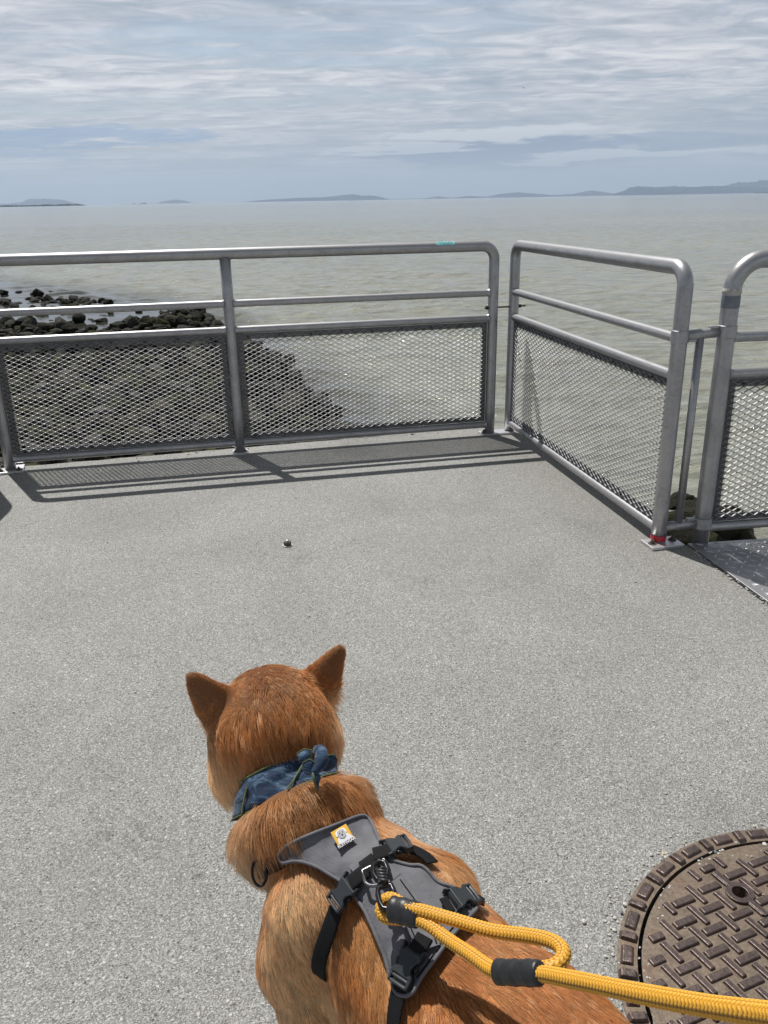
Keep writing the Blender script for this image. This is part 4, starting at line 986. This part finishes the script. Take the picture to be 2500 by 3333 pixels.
def ribbon(name,px,w,th,off,mat,parent,taper=None,lift=None,step=6,wr=0):
    P_,N_=onbody(px,off,step=step)
    if lift is not None: P_=P_+N_*np.interp(np.linspace(0,1,len(P_)),np.linspace(0,1,len(lift)),lift)[:,None]
    k=3
    for _ in range(k): P_[1:-1]=(P_[:-2]+P_[1:-1]*2+P_[2:])/4; N_[1:-1]=nrm((N_[:-2]+N_[1:-1]*2+N_[2:])/4)
    T=nrm(np.gradient(P_,axis=0)); W_=nrm(np.cross(N_,T)); N2=np.cross(T,W_); h=w/2
    vs=[];fs=[]; prof=[(-1,-.5),(-1,.5),(-.93,1),(-.5,1.06),(0,1.1),(.5,1.06),(.93,1),(1,.5),(1,-.5)]; m=len(prof)
    for i in range(len(P_)):
        vs+=[P_[i]+W_[i]*a*h+N2[i]*b*th for a,b in prof]
    for i in range(len(P_)-1):
        for j in range(m): fs.append((i*m+j,i*m+(j+1)%m,(i+1)*m+(j+1)%m,(i+1)*m+j))
    fs+=[tuple(range(m)),tuple((len(P_)-1)*m+j for j in range(m))[::-1]]
    return mk(name,vs,fs,mat,parent)
# raised centre sleeve of the back panel with its two seams
ribbon('centre_sleeve',[(846,1905),(872,1936),(900,1985),(922,2035),(925,2050)],.026,.0016,CO+.0035,M['cloth'],har)
for a in ([(842,1925),(862,1955),(886,2000),(906,2050)],[(864,1900),(892,1938),(926,1990),(944,2040)]):
    P_,N_=onbody(a,CO+.0048); MB().tube(P_,.0011,6).build('seam',M['web'],har)
# hem strip along the rear edge
P_,N_=onbody([(900,2112),(925,2080),(950,2040),(978,2003),(1012,1972)],CO+.003); MB().tube(P_,.0011,6).build('seam',M['web'],har)
# stitched band across the withers
ribbon('stitched_band',[(764,1885),(785,1866),(812,1846),(832,1836)],.020,.0016,CO+.0035,M['cloth'],har)
ribbon('webbing_patch',[(783,1878),(812,1856)],.021,.0020,CO+.0055,M['web'],har)
ribbon('webbing_strap',[(792,1878),(775,1893),(755,1908)],.019,.0014,CO+.007,M['web'],har)
ribbon('webbing_strap',[(806,1846),(826,1840),(846,1834)],.019,.0014,CO+.007,M['web'],har)
ribbon('webbing_strap',[(726,1962),(712,2004),(698,2044),(688,2078),(683,2105),(681,2140)],.019,.0014,.0085,M['web'],har,lift=[0,0,0,0,-.004,-.022])
ribbon('webbing_strap',[(880,1832),(900,1838),(922,1850),(934,1864)],.017,.0014,.0085,M['web'],har)
ribbon('webbing_strap',[(918,2022),(908,2040),(896,2058)],.019,.0014,CO+.006,M['web'],har)
ribbon('webbing_strap',[(864,2128),(856,2160),(850,2200),(846,2260)],.020,.0014,.010,M['web'],har)
ribbon('webbing_strap',[(958,1958),(974,1952)],.019,.0014,CO+.006,M['web'],har)
ribbon('webbing_strap',[(1012,1941),(1030,1940),(1046,1950)],.017,.0014,.009,M['web'],har)
ribbon('chest_strap',[(622,1850),(600,1862),(580,1872),(566,1876),(556,1890)],.020,.0014,.0025,M['web'],har)
# rings
P_,N_=cast([(553,1886)],.010); c_=P_[0]; n_=nrm(_C-c_); x_=nrm(np.cross(n_,UP)); y_=np.cross(n_,x_)
MB().tube([c_-x_*.004+x_*cos(a)*.0085*-1+y_*sin(a)*.0150 for a in np.linspace(0,2*pi,28)[:-1]],.0018,8,closed=True).build('side_ring',M['blackmetal'],har)
P_,N_=cast([(812,1884)],CO+.006); c_=P_[0]; n_=N_[0]
A_,_n=cast([(790,1876)],CO+.006); B_,_n=cast([(826,1858)],CO+.006); x_=nrm(B_[0]-A_[0]); y_=nrm(np.cross(n_,x_)); y_=y_ if y_[1]<0 else -y_
dr=[c_+x_*.014*-1+y_*-.010,c_-x_*.0145+y_*.000]+[c_+x_*.0145*sin(t)+y_*(.006+.013*cos(t))+n_*.004 for t in np.linspace(-1.45,1.45,15)]+[c_+x_*.0145,c_+x_*.014-y_*.010]
M['dring']=simple('gunmetal_ring',(.16,.165,.17),.3,.8)
MB().tube(dr,.0021,10,closed=True).build('d_ring',M['dring'],har)
# buckles ------------------------------------------------------------
def buckle(p0,p1,off,width=.0262,label=None):
    """side release buckle lying from pixel p0 (webbing end with lip) to p1"""
    pA,nA=cast([p0],off); pB,nB=cast([p1],off); c=(pA[0]+pB[0])/2; x=nrm(pB[0]-pA[0]); n=nrm(nA[0]+nB[0]); n=nrm(n-x*(n@x)); y=np.cross(n,x); L_=np.linalg.norm(pB[0]-pA[0])/2; w=width/2
    mb=MB()
    def slab(poly,z0,z1,curve=.06,ins=.0012):
        # outline extruded with rounded top edge
        cx=np.mean([p[0] for p in poly]); cy=np.mean([p[1] for p in poly]); k=len(poly); vs=[]
        for s_,z in ((1,z0),(1,z1-ins*1.0),(1-ins/.011,z1)):
            vs+=[c+x*((p[0]-cx)*s_+cx)+y*((p[1]-cy)*s_+cy)+n*(z-(p[1]**2)*6) for p in poly]
        fs=[tuple(range(k))[::-1],tuple(range(2*k,3*k))]
        for q in (0,1):
            for i in range(k): fs.append((q*k+i,q*k+(i+1)%k,(q+1)*k+(i+1)%k,(q+1)*k+i))
        mb.add(vs,fs)
    # female body: waisted shell with finger notches
    up_=[(-L_*.62,w),(-L_*.40,w*.98),(-L_*.22,w*.80),(-L_*.10,w*.70),(L_*.10,w*.64),(L_*.22,w*.72),(L_*.34,w*.92),(L_*.44,w),(L_*.55,w)]
    lo_=[(a,-b) for a,b in up_[::-1]]
    slab(up_+lo_,0,.0088)
    # raised lip at the webbing end (two horns)
    slab([(-L_*.98,w*1.05),(-L_*.60,w*1.02),(-L_*.60,w*.80),(-L_*.86,w*.86)],0.001,.0078); slab([(-L_*.98,-w*1.05),(-L_*.86,-w*.86),(-L_*.60,-w*.80),(-L_*.60,-w*1.02)],0.001,.0078)
    mb.box(c-x*L_*.66+n*.003,(x,y,n),(.0016,w*.9,.0022))
    # far slot bar with ladder
    slab([(L_*.50,w),(L_*1.0,w*.95),(L_*1.0,w*.74),(L_*.50,w*.74)],0,.0075); slab([(L_*.50,-w),(L_*.50,-w*.74),(L_*1.0,-w*.74),(L_*1.0,-w*.95)],0,.0075)
    for q in (.66,.94): mb.tube([c+x*L_*q-y*w*.88+n*.004,c+x*L_*q+n*.0048,c+x*L_*q+y*w*.88+n*.004],.0021,8)
    # prong tips showing in the notches
    o=mb.build('buckle',M['blackplastic'],har,edge=32)
    for s_ in (1,-1):
        pr=MB(); pr.tube([c-x*L_*.30+y*s_*w*.74+n*.004,c-x*L_*.05+y*s_*w*.90+n*.0035,c+x*L_*.18+y*s_*w*.84+n*.003],[.0016,.0024,.0018],8)
        pr.build('release_prong',M['blackmetal'],har)
    if label: o['label']=label
    return o
buckle((828,1841),(884,1824),.0135,label='black buckle on the right shoulder')
buckle((768,1902),(722,1958),.0135,label='black buckle on the left shoulder')
buckle((969,1951),(1024,1935),.0135,label='black buckle on the right flank')
buckle((902,2045),(862,2130),.0135,.0275,label='black buckle at the rear left of the back panel')
# logo patch ---------------------------------------------------------
M['patchgrey']=simple('grey_print',(.42,.43,.45),.6)
LC,LN=cast([(714,1802),(745,1788),(765,1808),(738,1828)],CO+.0062)
c_=LC.mean(0); n_=nrm(LN.mean(0)); x_=nrm((LC[2]-LC[3])+(LC[1]-LC[0])); n_=nrm(n_-x_*(n_@x_)); y_=np.cross(n_,x_)
hw=.0104; hh=.0110
def flat(poly,z,name,mat,par_):
    mb=MB(); mb.prism(c_+n_*z,(x_,y_,n_),poly,.0005); return mb.build(name,mat,par_,smooth=False)
pt=flat([(-hw,-hh),(hw,-hh),(hw,hh),(-hw,hh)],0,'logo_patch',M['yellow'],har)
pt['label']='yellow logo patch with a pale dog emblem and lettering'
dogp=[(-.0088,-.0068),(-.0075,-.001),(-.0050,.0015),(-.0072,.0028),(-.0066,.0070),(-.0035,.0088),(0,.0094),(.0035,.0088),(.0062,.0068),(.0066,.0030),(.0048,.0012),(.0074,-.001),(.0100,-.0068)]
flat(dogp,.0007,'dog_emblem',M['white'],pt)
flat([(-.0052,.0030),(-.0040,-.0012),(0,-.0030),(.0040,-.0012),(.0050,.0030),(.0040,.0072),(0,.0084),(-.0040,.0072)],.0014,'dog_face',M['patchgrey'],pt)
for a,b,s in ((-.0019,.0044,.0006),(.0019,.0044,.0006),(0,.0016,.0009)): flat([(a+s*cos(t),b+s*sin(t)) for t in np.arange(8)*pi/4],.0020,'face_mark',M['ink'],pt)
fc=bpy.data.curves.new('lettering','FONT'); fc.body='RUFFWEAR'; fc.size=.0052; fc.align_x='CENTER'; fc.align_y='CENTER'; fc.extrude=.0002; fc.offset=.0001
fo=bpy.data.objects.new('tmp',fc); COL.objects.link(fo); bpy.context.view_layer.update(); tm=bpy.data.meshes.new_from_object(fo.evaluated_get(bpy.context.evaluated_depsgraph_get())); bpy.data.objects.remove(fo)
vs=[c_+x_*v.co.x*.88+y_*(v.co.y*1.0-.0090)+n_*(.0009+v.co.z) for v in tm.vertices]; fs=[tuple(p.vertices) for p in tm.polygons]
flat([(-hw,-hh),(hw,-hh),(hw,-.0066),(-hw,-.0066)],.0005,'lettering_strip',M['ink'],pt)
lt=mk('lettering',[v+n_*.0004 for v in vs],fs,M['white'],pt,smooth=False)
# ------------------------------------------------------------------ bandana
ba=nrm((HC-HF*.02-UP*.02)-NC); bc_=NC+ba*.050+V(-.009,0,.004); bx=nrm(np.cross(ba,UP)); by=np.cross(bx,ba); by=by if by[2]>0 else -by
def bandpt(a,s,extra=0):
    r=.0715-.010*(s*.5+.5)+.0025*sin(a*3+s*2)+.0009*sin(a*7+s*5)+extra; r*= (1+.03*cos(a))
    return bc_+bx*cos(a)*r*1.03+by*sin(a)*r*.97+ba*(s*.0205+.004*sin(a*2))
na,nb_=96,11; vs=[];fs=[]
for i in range(na):
    a=i*2*pi/na
    for j in range(nb_):
        s_=-1+2*j/(nb_-1); fold=.0010*sin(s_*7+a*2.5)+.0004*sin(s_*13-a*4); vs.append(bandpt(a,s_,fold))
for i in range(na):
    for j in range(nb_-1): fs.append((i*nb_+j,((i+1)%na)*nb_+j,((i+1)%na)*nb_+j+1,i*nb_+j+1))
ban=mk('bandana',vs,fs,M['bandana'],dog); ban['label']='blue marbled bandana knotted behind the neck'
m_=ban.modifiers.new('s','SOLIDIFY'); m_.thickness=.002; m_.offset=0
for s_ in (-1,1): MB().tube([bandpt(a,s_,.0012+.0013*sin(s_*7+a*2.5)) for a in np.arange(96)*2*pi/96],.0013,6,closed=True).build('piping',M['olive'],ban)
# slanting seams of the wrapped ends
def bandproj(px,off=.0035):
    out=[]
    for (x,y) in densify(smoothpoly(px,False,2),4,False):
        r=pray(x,y); best=None
        for t in np.linspace(.95,1.25,241):
            q=_C+r*t-bc_; h_=q@ba; ra=np.hypot(q@bx/1.03,q@by/.97)
            rr_=.0715-.010*(np.clip(h_/.0205,-1,1)*.5+.5)
            if ra<rr_+.0005: best=t; break
        if best: out.append(_C+r*(best-off))
    return np.array(out)
for px in ([(534,1700),(526,1730),(521,1776)],[(655,1650),(644,1668),(632,1690),(620,1704)]):
    q=bandproj(px)
    if len(q)>3: MB().tube(q,.0014,6).build('piping',M['olive'],ban)
# knot
kc=pd(676,1645,1.072); kn=nrm(_C-kc); kx=nrm(np.cross(UP,kn)); ky=np.cross(kn,kx)
def kp(a,b,c): return kc+kx*a*.86+ky*(b*.86+.001)+kn*c*.9
kroot=None
def cloth_tube(name,pts,rad,flat_,fn,parent):
    P_=np.array(pts); t=np.linspace(0,len(P_)-1,len(P_)*7); Q=np.stack([np.interp(t,np.arange(len(P_)),P_[:,k]) for k in range(3)],1); rd=np.interp(t,np.arange(len(P_)),rad)
    for _ in range(9): Q[1:-1]=(Q[:-2]+2*Q[1:-1]+Q[2:])/4
    return MB().tube(Q,rd,16,flat=flat_,flatn=fn).build(name,M['bandana'],parent)
knot=cloth_tube('knot',[kp(.004,.014,-.004),kp(.012,.012,.004),kp(.013,.000,.009),kp(.006,-.010,.008),kp(-.004,-.012,.003)],[.006,.009,.0105,.009,.006],.7,kn,ban)
# ear-like left loop: a folded flap with olive edges
def flap(pts,name,th=.004):
    ctr=[kp(a,b,c) for a,b,c in pts]; n=len(ctr); mid=np.mean(ctr,0)+kn*th
    vs=ctr+[mid]+[p-kn*.003 for p in ctr]; fs=[(i,(i+1)%n,n) for i in range(n)]+[(i,n+1+i,n+1+(i+1)%n,(i+1)%n) for i in range(n)]
    o=mk(name,vs,fs,M['bandana'],ban); m=o.modifiers.new('s','SUBSURF'); m.levels=2; m.render_levels=2
    ctr=np.array(ctr[:4]); MB().tube(ctr*.9+mid*.1,.0007,6).build('piping',M['olive'],ban)
flap([(-.024,.012,.004),(-.012,.018,.006),(.000,.016,.008),(-.002,.006,.010),(-.010,-.001,.009),(-.020,-.002,.006),(-.021,.005,.005)],'knot_flap')
flap([(-.016,-.001,.008),(-.004,.004,.011),(.004,-.002,.012),(.003,-.014,.009),(-.004,-.020,.007),(-.013,-.018,.006),(-.017,-.009,.006)],'knot_flap')
flap([(.008,-.002,.006),(.018,.006,.002),(.032,.008,-.004),(.037,-.002,-.008),(.032,-.014,-.010),(.018,-.018,-.004),(.008,-.014,.003)],'knot_flap')
cloth_tube('knot_tail',[kp(.001,-.016,.009),kp(.004,-.024,.009),kp(.003,-.032,.007),kp(.005,-.040,.005)],[.004,.0055,.003,.0012],.45,kn,ban)
MB().tube([kp(-.001,-.016,.011),kp(.000,-.025,.012),kp(.003,-.036,.009),kp(.005,-.042,.006)],.0011,6).build('piping',M['olive'],ban)
# ------------------------------------------------------------------ fur
def grow(NH,NG):
    tri=np.concatenate([dfc[:,[0,1,2]],dfc[:,[0,2,3]]]); a,b,c=dv[tri[:,0]],dv[tri[:,1]],dv[tri[:,2]]
    ar=np.linalg.norm(np.cross(b-a,c-a),axis=1)/2; cen=(a+b+c)/3
    fnv=np.cross(b-a,c-a); 
    front=sm(1.05,.85,(O+F*.4-cen)@F*0+1.0)
    wgt=ar*(1+.5*regions(cen)['head']); pr=wgt/wgt.sum()
    def samp(n):
        k=rng.choice(len(tri),n,p=pr); r1,r2=rng.random(n),rng.random(n); s=np.sqrt(r1)
        return a[k]*(1-s)[:,None]+b[k]*(s*(1-r2))[:,None]+c[k]*(s*r2)[:,None]
    def flow(P,N_):
        R_=regions(P); n=len(P)
        l=R_['l']; 
        bod=np.tile(-F,(n,1))*1.0; side=sm(.02,.09,np.abs(l)); bod=bod*(1-.35*side)[:,None]+np.outer(-.75*side-.05,UP)
        legd=np.tile(-UP,(n,1))-F*.15; k=sm(.26,.18,R_['z'])[:,None]; bod=bod*(1-k)+legd*k
        rf=np.tile(-NB,(n,1))*1.0-np.outer(np.full(n,.35),UP)+N_*.12
        k=R_['ruff'][:,None]; D=nrm(bod)*(1-k)+nrm(rf)*k
        src=Hd(.045,0,.075); hd=P-src; hd=hd-HF*.02; hd=nrm(hd)-HF*.35-UP*.15
        k=R_['head'][:,None]; D=D*(1-k)+nrm(hd)*k
        for (base,ax,wd,nn,h,w_,th,bend) in EARS:
            r=P-base; k=(sm(-.1,.2,r@ax/h)*(np.abs(r@nn)<.03)*(np.abs(r@wd)<w_*1.5)*R_['head'])[:,None]; D=D*(1-k)+ax*k
        D=D-N_*np.sum(D*N_,1,keepdims=True); return nrm(D),R_
    # guides
    G=samp(NG); GN=grad(G); GD,GR=flow(G,GN); t1=rng.normal(0,1,(NG,3)); t1-=GN*np.sum(t1*GN,1,keepdims=True); GD=nrm(GD+t1*.10)
    kd=kdtree.KDTree(NG)
    for i,p in enumerate(G): kd.insert(p,i)
    kd.balance()
    P=samp(NH); N_=grad(P); D,R_=flow(P,N_)
    gi=np.array([kd.find(p)[1] for p in P])
    n1=nzv(P,11); n2=nzv(P,26,5); n3=nzv(P,75,9)
    L_=.0165*np.ones(NH)+R_['ruff']*.010
    low=sm(.22,.12,R_['z']); L_=L_*(1-low)+.010*low
    H=R_['head']; cheek=H*sm(.045,.08,np.abs(R_['hl']))*sm(.02,-.03,R_['hu']); back=H*sm(-.03,-.06,R_['hf'])
    L_=L_*(1-H)+H*(.0100+.013*cheek+.014*back); L_=np.where(R_['hf']*H>.05,.006,L_)
    L_=L_*(1-R_['ear'])+(.0065+.003*R_['rim'])*R_['ear']; 
    L_*=rng.uniform(.65,1.2,NH)*(1+.25*n2)
    # covered skin: under the harness panel and the bandana the coat is pressed flat
    rel=P-_C; w=rel@_fw; u_=829.5+FPX*(rel@_ci)/w; v_=1106-FPX*(rel@_cj)/w
    cosv=np.sum(N_*nrm(-rel),1)
    PA=np.array(PAN); inside=np.zeros(NH,bool)
    x1,y1=PA[:,0],PA[:,1]; x2,y2=np.roll(x1,-1),np.roll(y1,-1)
    for i in range(len(PA)): c_=((y1[i]>v_)!=(y2[i]>v_))&(u_<(x2[i]-x1[i])*(v_-y1[i])/(y2[i]-y1[i]+1e-12)+x1[i]); inside^=c_
    dedge=np.min(np.hypot(u_[:,None][:,:1]-PA[None,::6,0],v_[:,None]-PA[None,::6,1]),1) if NH<1 else None
    pressed=inside&(cosv>0)&(R_['head']<.1)&(R_['ruff']<.3)
    q=P-bc_; h_=q@ba; under=(np.abs(h_)<.021)
    keep=~(pressed&(rng.random(NH)<.75))&~(under&(rng.random(NH)<.97))
    # coat just ahead of the panel's rear edges must not poke through the cloth
    L_=np.where(pressed,.004,L_)
    tipx=P+D*L_[:,None]*.9; r2=tipx-_C; w2=r2@_fw; u2=829.5+FPX*(r2@_ci)/w2; v2_=1106-FPX*(r2@_cj)/w2; ins2=np.zeros(NH,bool)
    for i in range(len(PA)): c_=((y1[i]>v2_)!=(y2[i]>v2_))&(u2<(x2[i]-x1[i])*(v2_-y1[i])/(y2[i]-y1[i]+1e-12)+x1[i]); ins2^=c_
    enter=ins2&~inside&(cosv>0)&(R_['ruff']<.35); L_=np.where(enter,L_*.35,L_)
    P,N_,D,gi,L_,n1,n2,n3,pressed=[z[keep] for z in (P,N_,D,gi,L_,n1,n2,n3,pressed)]; R_={k:v[keep] for k,v in R_.items()}; n=len(P)
    lift=.20+.34*R_['ruff']+.10*R_['head']*(1-R_['ear'])+.12*rng.random(n); lift=np.where(pressed,.05,lift)
    lift+=.25*n2
    bend=.55
    K=5; pts=np.empty((n,K,3),np.float32); t1=rng.normal(0,1,(n,3)); t1-=N_*np.sum(t1*N_,1,keepdims=True)
    D0=nrm(D+t1*.13); S0=nrm(D0+N_*lift[:,None]); S1=nrm(D0+N_*(lift*.1-.22)[:,None]+np.outer(-.18*(1-R_['ear'])*(1-.3*R_['head']),UP))
    # clumps
    tipg=G[gi]+GD[gi]*L_[:,None]+GN[gi]*(.006+.2*L_*lift)[:,None]
    cur=P-N_*.001
    seg=L_/(K-1)
    for k in range(K):
        t=k/(K-1)
        pts[:,k]=cur+(tipg-(P+S0*L_[:,None]*.8))*(.34*t**1.6*(1-.6*R_['ear']))[:,None]
        cur=cur+nrm(S0*(1-t)+S1*t)*seg[:,None]
    col=coat(P,R_,n1,n2,n3)
    j=rng.normal(0,1,n); gt=np.random.default_rng(5).normal(0,1,NG); col=col*np.exp(.15*j+.14*gt[gi]*(1-.5*R_['ear']))[:,None]
    kk=rng.random(n)*.35+.65*np.random.default_rng(6).random(NG)[gi]; dk=(kk<.16)*(1-R_['ear'])*(.35+.65*sm(-.15,.25,n2)); col=col*(1-dk*.55)[:,None]
    lt=((kk>.80)*(1-.8*R_['ear']))[:,None]*.5; col=col*(1-lt)+CRM*lt
    # strand: pale at the root, full colour at the tip
    root=np.clip(col*.75+.25*TAN,0,.9); c5=np.empty((n,K,4),np.float32); c5[...,3]=1
    for k in range(K):
        t=k/(K-1); c5[:,k,:3]=root*(1-t)+col*t
    rad=np.empty((n,K),np.float32); r0=.00018*(1-.25*R_['ear'])*(1+.15*R_['ruff'])
    for k,f_ in enumerate((1,1,.9,.65,.18)): rad[:,k]=r0*f_
    hc_=bpy.data.hair_curves.new('fur'); hc_.add_curves([K]*n)
    hc_.points.foreach_set('position',pts.ravel())
    try: hc_.points.foreach_set('radius',rad.ravel())
    except Exception:
        ra=hc_.attributes.new('radius','FLOAT','POINT'); ra.data.foreach_set('value',rad.ravel())
    ca_=hc_.attributes.new('col','FLOAT_COLOR','POINT'); ca_.data.foreach_set('color',c5.ravel())
    hc_.materials.append(M['hair']); o=bpy.data.objects.new('fur',hc_); COL.objects.link(o); par(o,dog)
grow(NHAIR,13000)
# ------------------------------------------------------------------ leash
def catmull(P,step=.0011):
    P=np.array(P,float); Q=[]
    E=np.vstack([2*P[0]-P[1],P,2*P[-1]-P[-2]])
    for i in range(1,len(E)-2):
        a,b,c,d=E[i-1:i+3]; m=max(2,int(np.linalg.norm(c-b)/step))
        for t in np.arange(m)/m: Q.append(.5*((2*b)+(c-a)*t+(2*a-5*b+4*c-d)*t*t+(3*b-a-3*c+d)*t**3))
    Q.append(P[-1]); Q=np.array(Q)
    for _ in range(20): Q[1:-1]=(Q[:-2]+2*Q[1:-1]+Q[2:])/4
    return Q
def rope(name,px,r,parent):
    Q=catmull([pd(x,y,d) for x,y,d in px]); n=len(Q); T=nrm(np.gradient(Q,axis=0)); u=np.array([0,0,1.]); U=[]
    for i in range(n): u=nrm(u-T[i]*(u@T[i])); U.append(u)
    U=np.array(U); W_=np.cross(T,U); s=np.concatenate([[0],np.cumsum(np.linalg.norm(np.diff(Q,axis=0),axis=1))]); seg=40; a=np.arange(seg)*2*pi/seg
    ss=s[:,None]; aa=a[None,:]; m=6   # rows of small v-shaped stitches round the sheath
    ph=(aa*m/(2*pi))%1.0; v=np.abs(ph-.5)*2; row=np.floor(aa*m/(2*pi))
    bra=.5+.5*np.cos(2*pi*(ss/.0042+v*.55+row*.5)); groove=np.sqrt(np.clip(1-np.abs(v*2-1)**3,0,1))
    hgt=bra**.7*groove; rad=r*(.86+.19*hgt)*(1+.02*np.sin(ss*55))
    V_=Q[:,None]+(U[:,None]*np.sin(aa)[...,None]+W_[:,None]*np.cos(aa)[...,None])*rad[...,None]
    fs=[]; i_=np.arange(n-1)[:,None]*seg; k=np.arange(seg)[None]; l=(k+1)%seg; fs=np.stack([i_+k,i_+l,i_+seg+l,i_+seg+k],-1).reshape(-1,4)
    me=bpy.data.meshes.new(name); me.from_pydata(V_.reshape(-1,3).tolist(),[],fs.tolist()+[list(range(seg))[::-1],[(n-1)*seg+q for q in range(seg)]]); me.polygons.foreach_set('use_smooth',[True]*len(me.polygons)); me.materials.append(M['rope'])
    at=me.attributes.new('braid','FLOAT','POINT'); at.data.foreach_set('value',hgt.astype(np.float32).ravel()); o=bpy.data.objects.new(name,me); COL.objects.link(o); return par(o,parent)
leash=empty('leash',pd(835,1960,.96),'yellow braided rope leash with black sleeves clipped to the harness','leash')
RR=.0064
rope('rope',[(905,1975,.935),(880,1962,.945),(855,1944,.955),(838,1940,.962),(824,1955,.965),(822,1972,.965),(834,1983,.960),(860,1985,.950),(900,1988,.940)],RR,leash)['label']='small rope loop through the carabiner'
rope('rope',[(880,1962,.935),(908,1967,.925),(984,1988,.90),(1064,2011,.872),(1128,2020,.85),(1175,2028,.83),(1205,2040,.815),(1219,2058,.805),(1212,2078,.796),(1194,2090,.792),(1165,2095,.796),(1148,2099,.800)],RR,leash)['label']='upper strand ending in the bend'
rope('rope',[(870,1976,.94),(900,1985,.93),(932,2002,.915),(964,2027,.90),(1024,2067,.86),(1055,2090,.84),(1080,2101,.82),(1115,2104,.80),(1170,2104,.775),(1230,2115,.74),(1275,2124,.715),(1395,2149,.655),(1515,2171,.60),(1600,2184,.565),(1659,2192,.545),(1760,2205,.50),(1900,2215,.455)],RR,leash)['label']='main strand running to the right'
def sleeve(px,rx,fl,label):
    Q=catmull([pd(x,y,d) for x,y,d in px],.002); n=len(Q); s=np.linspace(0,1,n); rad=rx*(1+.03*np.sin(s*19)+.02*np.sin(s*43+1))*np.clip(np.minimum(s,1-s)*30,.82,1)
    T=nrm(np.gradient(Q,axis=0)); nn=np.cross(T,nrm(Q-_C)); 
    o=MB().tube(Q,rad,26,flat=fl,flatn=nn).build('sleeve',M['wrap'],leash); o['label']=label
sleeve([(842,1963,.948),(870,1968,.940),(908,1979,.928)],.0088,1.45,'black shrink sleeve beside the carabiner')
sleeve([(1073,2099,.815),(1120,2101,.795),(1168,2102,.775)],.0084,1.22,'black shrink sleeve where the strands join')
# carabiner with swivel
ca0=pd(822,1876,.985); ca1=pd(838,1950,.955); dx=nrm(ca1-ca0); nv=nrm(_C-ca0); sx_=nrm(np.cross(dx,nv)); car=[]
def cp(a,b,c=0): return ca0+dx*a+sx_*b+nv*c
Lc=np.linalg.norm(ca1-ca0)
crb=MB().tube([cp(Lc*.50,-.001),cp(Lc*.55,-.0075),cp(Lc*.75,-.0085),cp(Lc*.98,-.0075),cp(Lc*1.13,-.004),cp(Lc*1.17,.001),cp(Lc*1.12,.006),cp(Lc*.95,.008),cp(Lc*.72,.0085),cp(Lc*.55,.007)],.0030,12,closed=True).build('carabiner',M['blackmetal'],leash)
MB().tube([cp(Lc*.36,0),cp(Lc*.42,0),cp(Lc*.46,0),cp(Lc*.52,0)],[.004,.0056,.0056,.004],16).build('swivel',M['blackmetal'],crb)
MB().tube([cp(-.006,-.006),cp(-.010,0),cp(-.006,.007),cp(Lc*.12,.0085),cp(Lc*.30,.006),cp(Lc*.38,.001),cp(Lc*.30,-.005),cp(Lc*.12,-.0075)],.0034,12,closed=True).build('snap_hook',M['blackmetal'],crb)
tw=MB()
for k in range(3):
    tw.tube([cp(t*Lc*.40,.0042*cos(t*9+k*2.1),.004+.0035*sin(t*9+k*2.1)) for t in np.linspace(-.05,1,26)],.0021,8)
tw.build('snap_hook_cord',M['wrap'],crb)
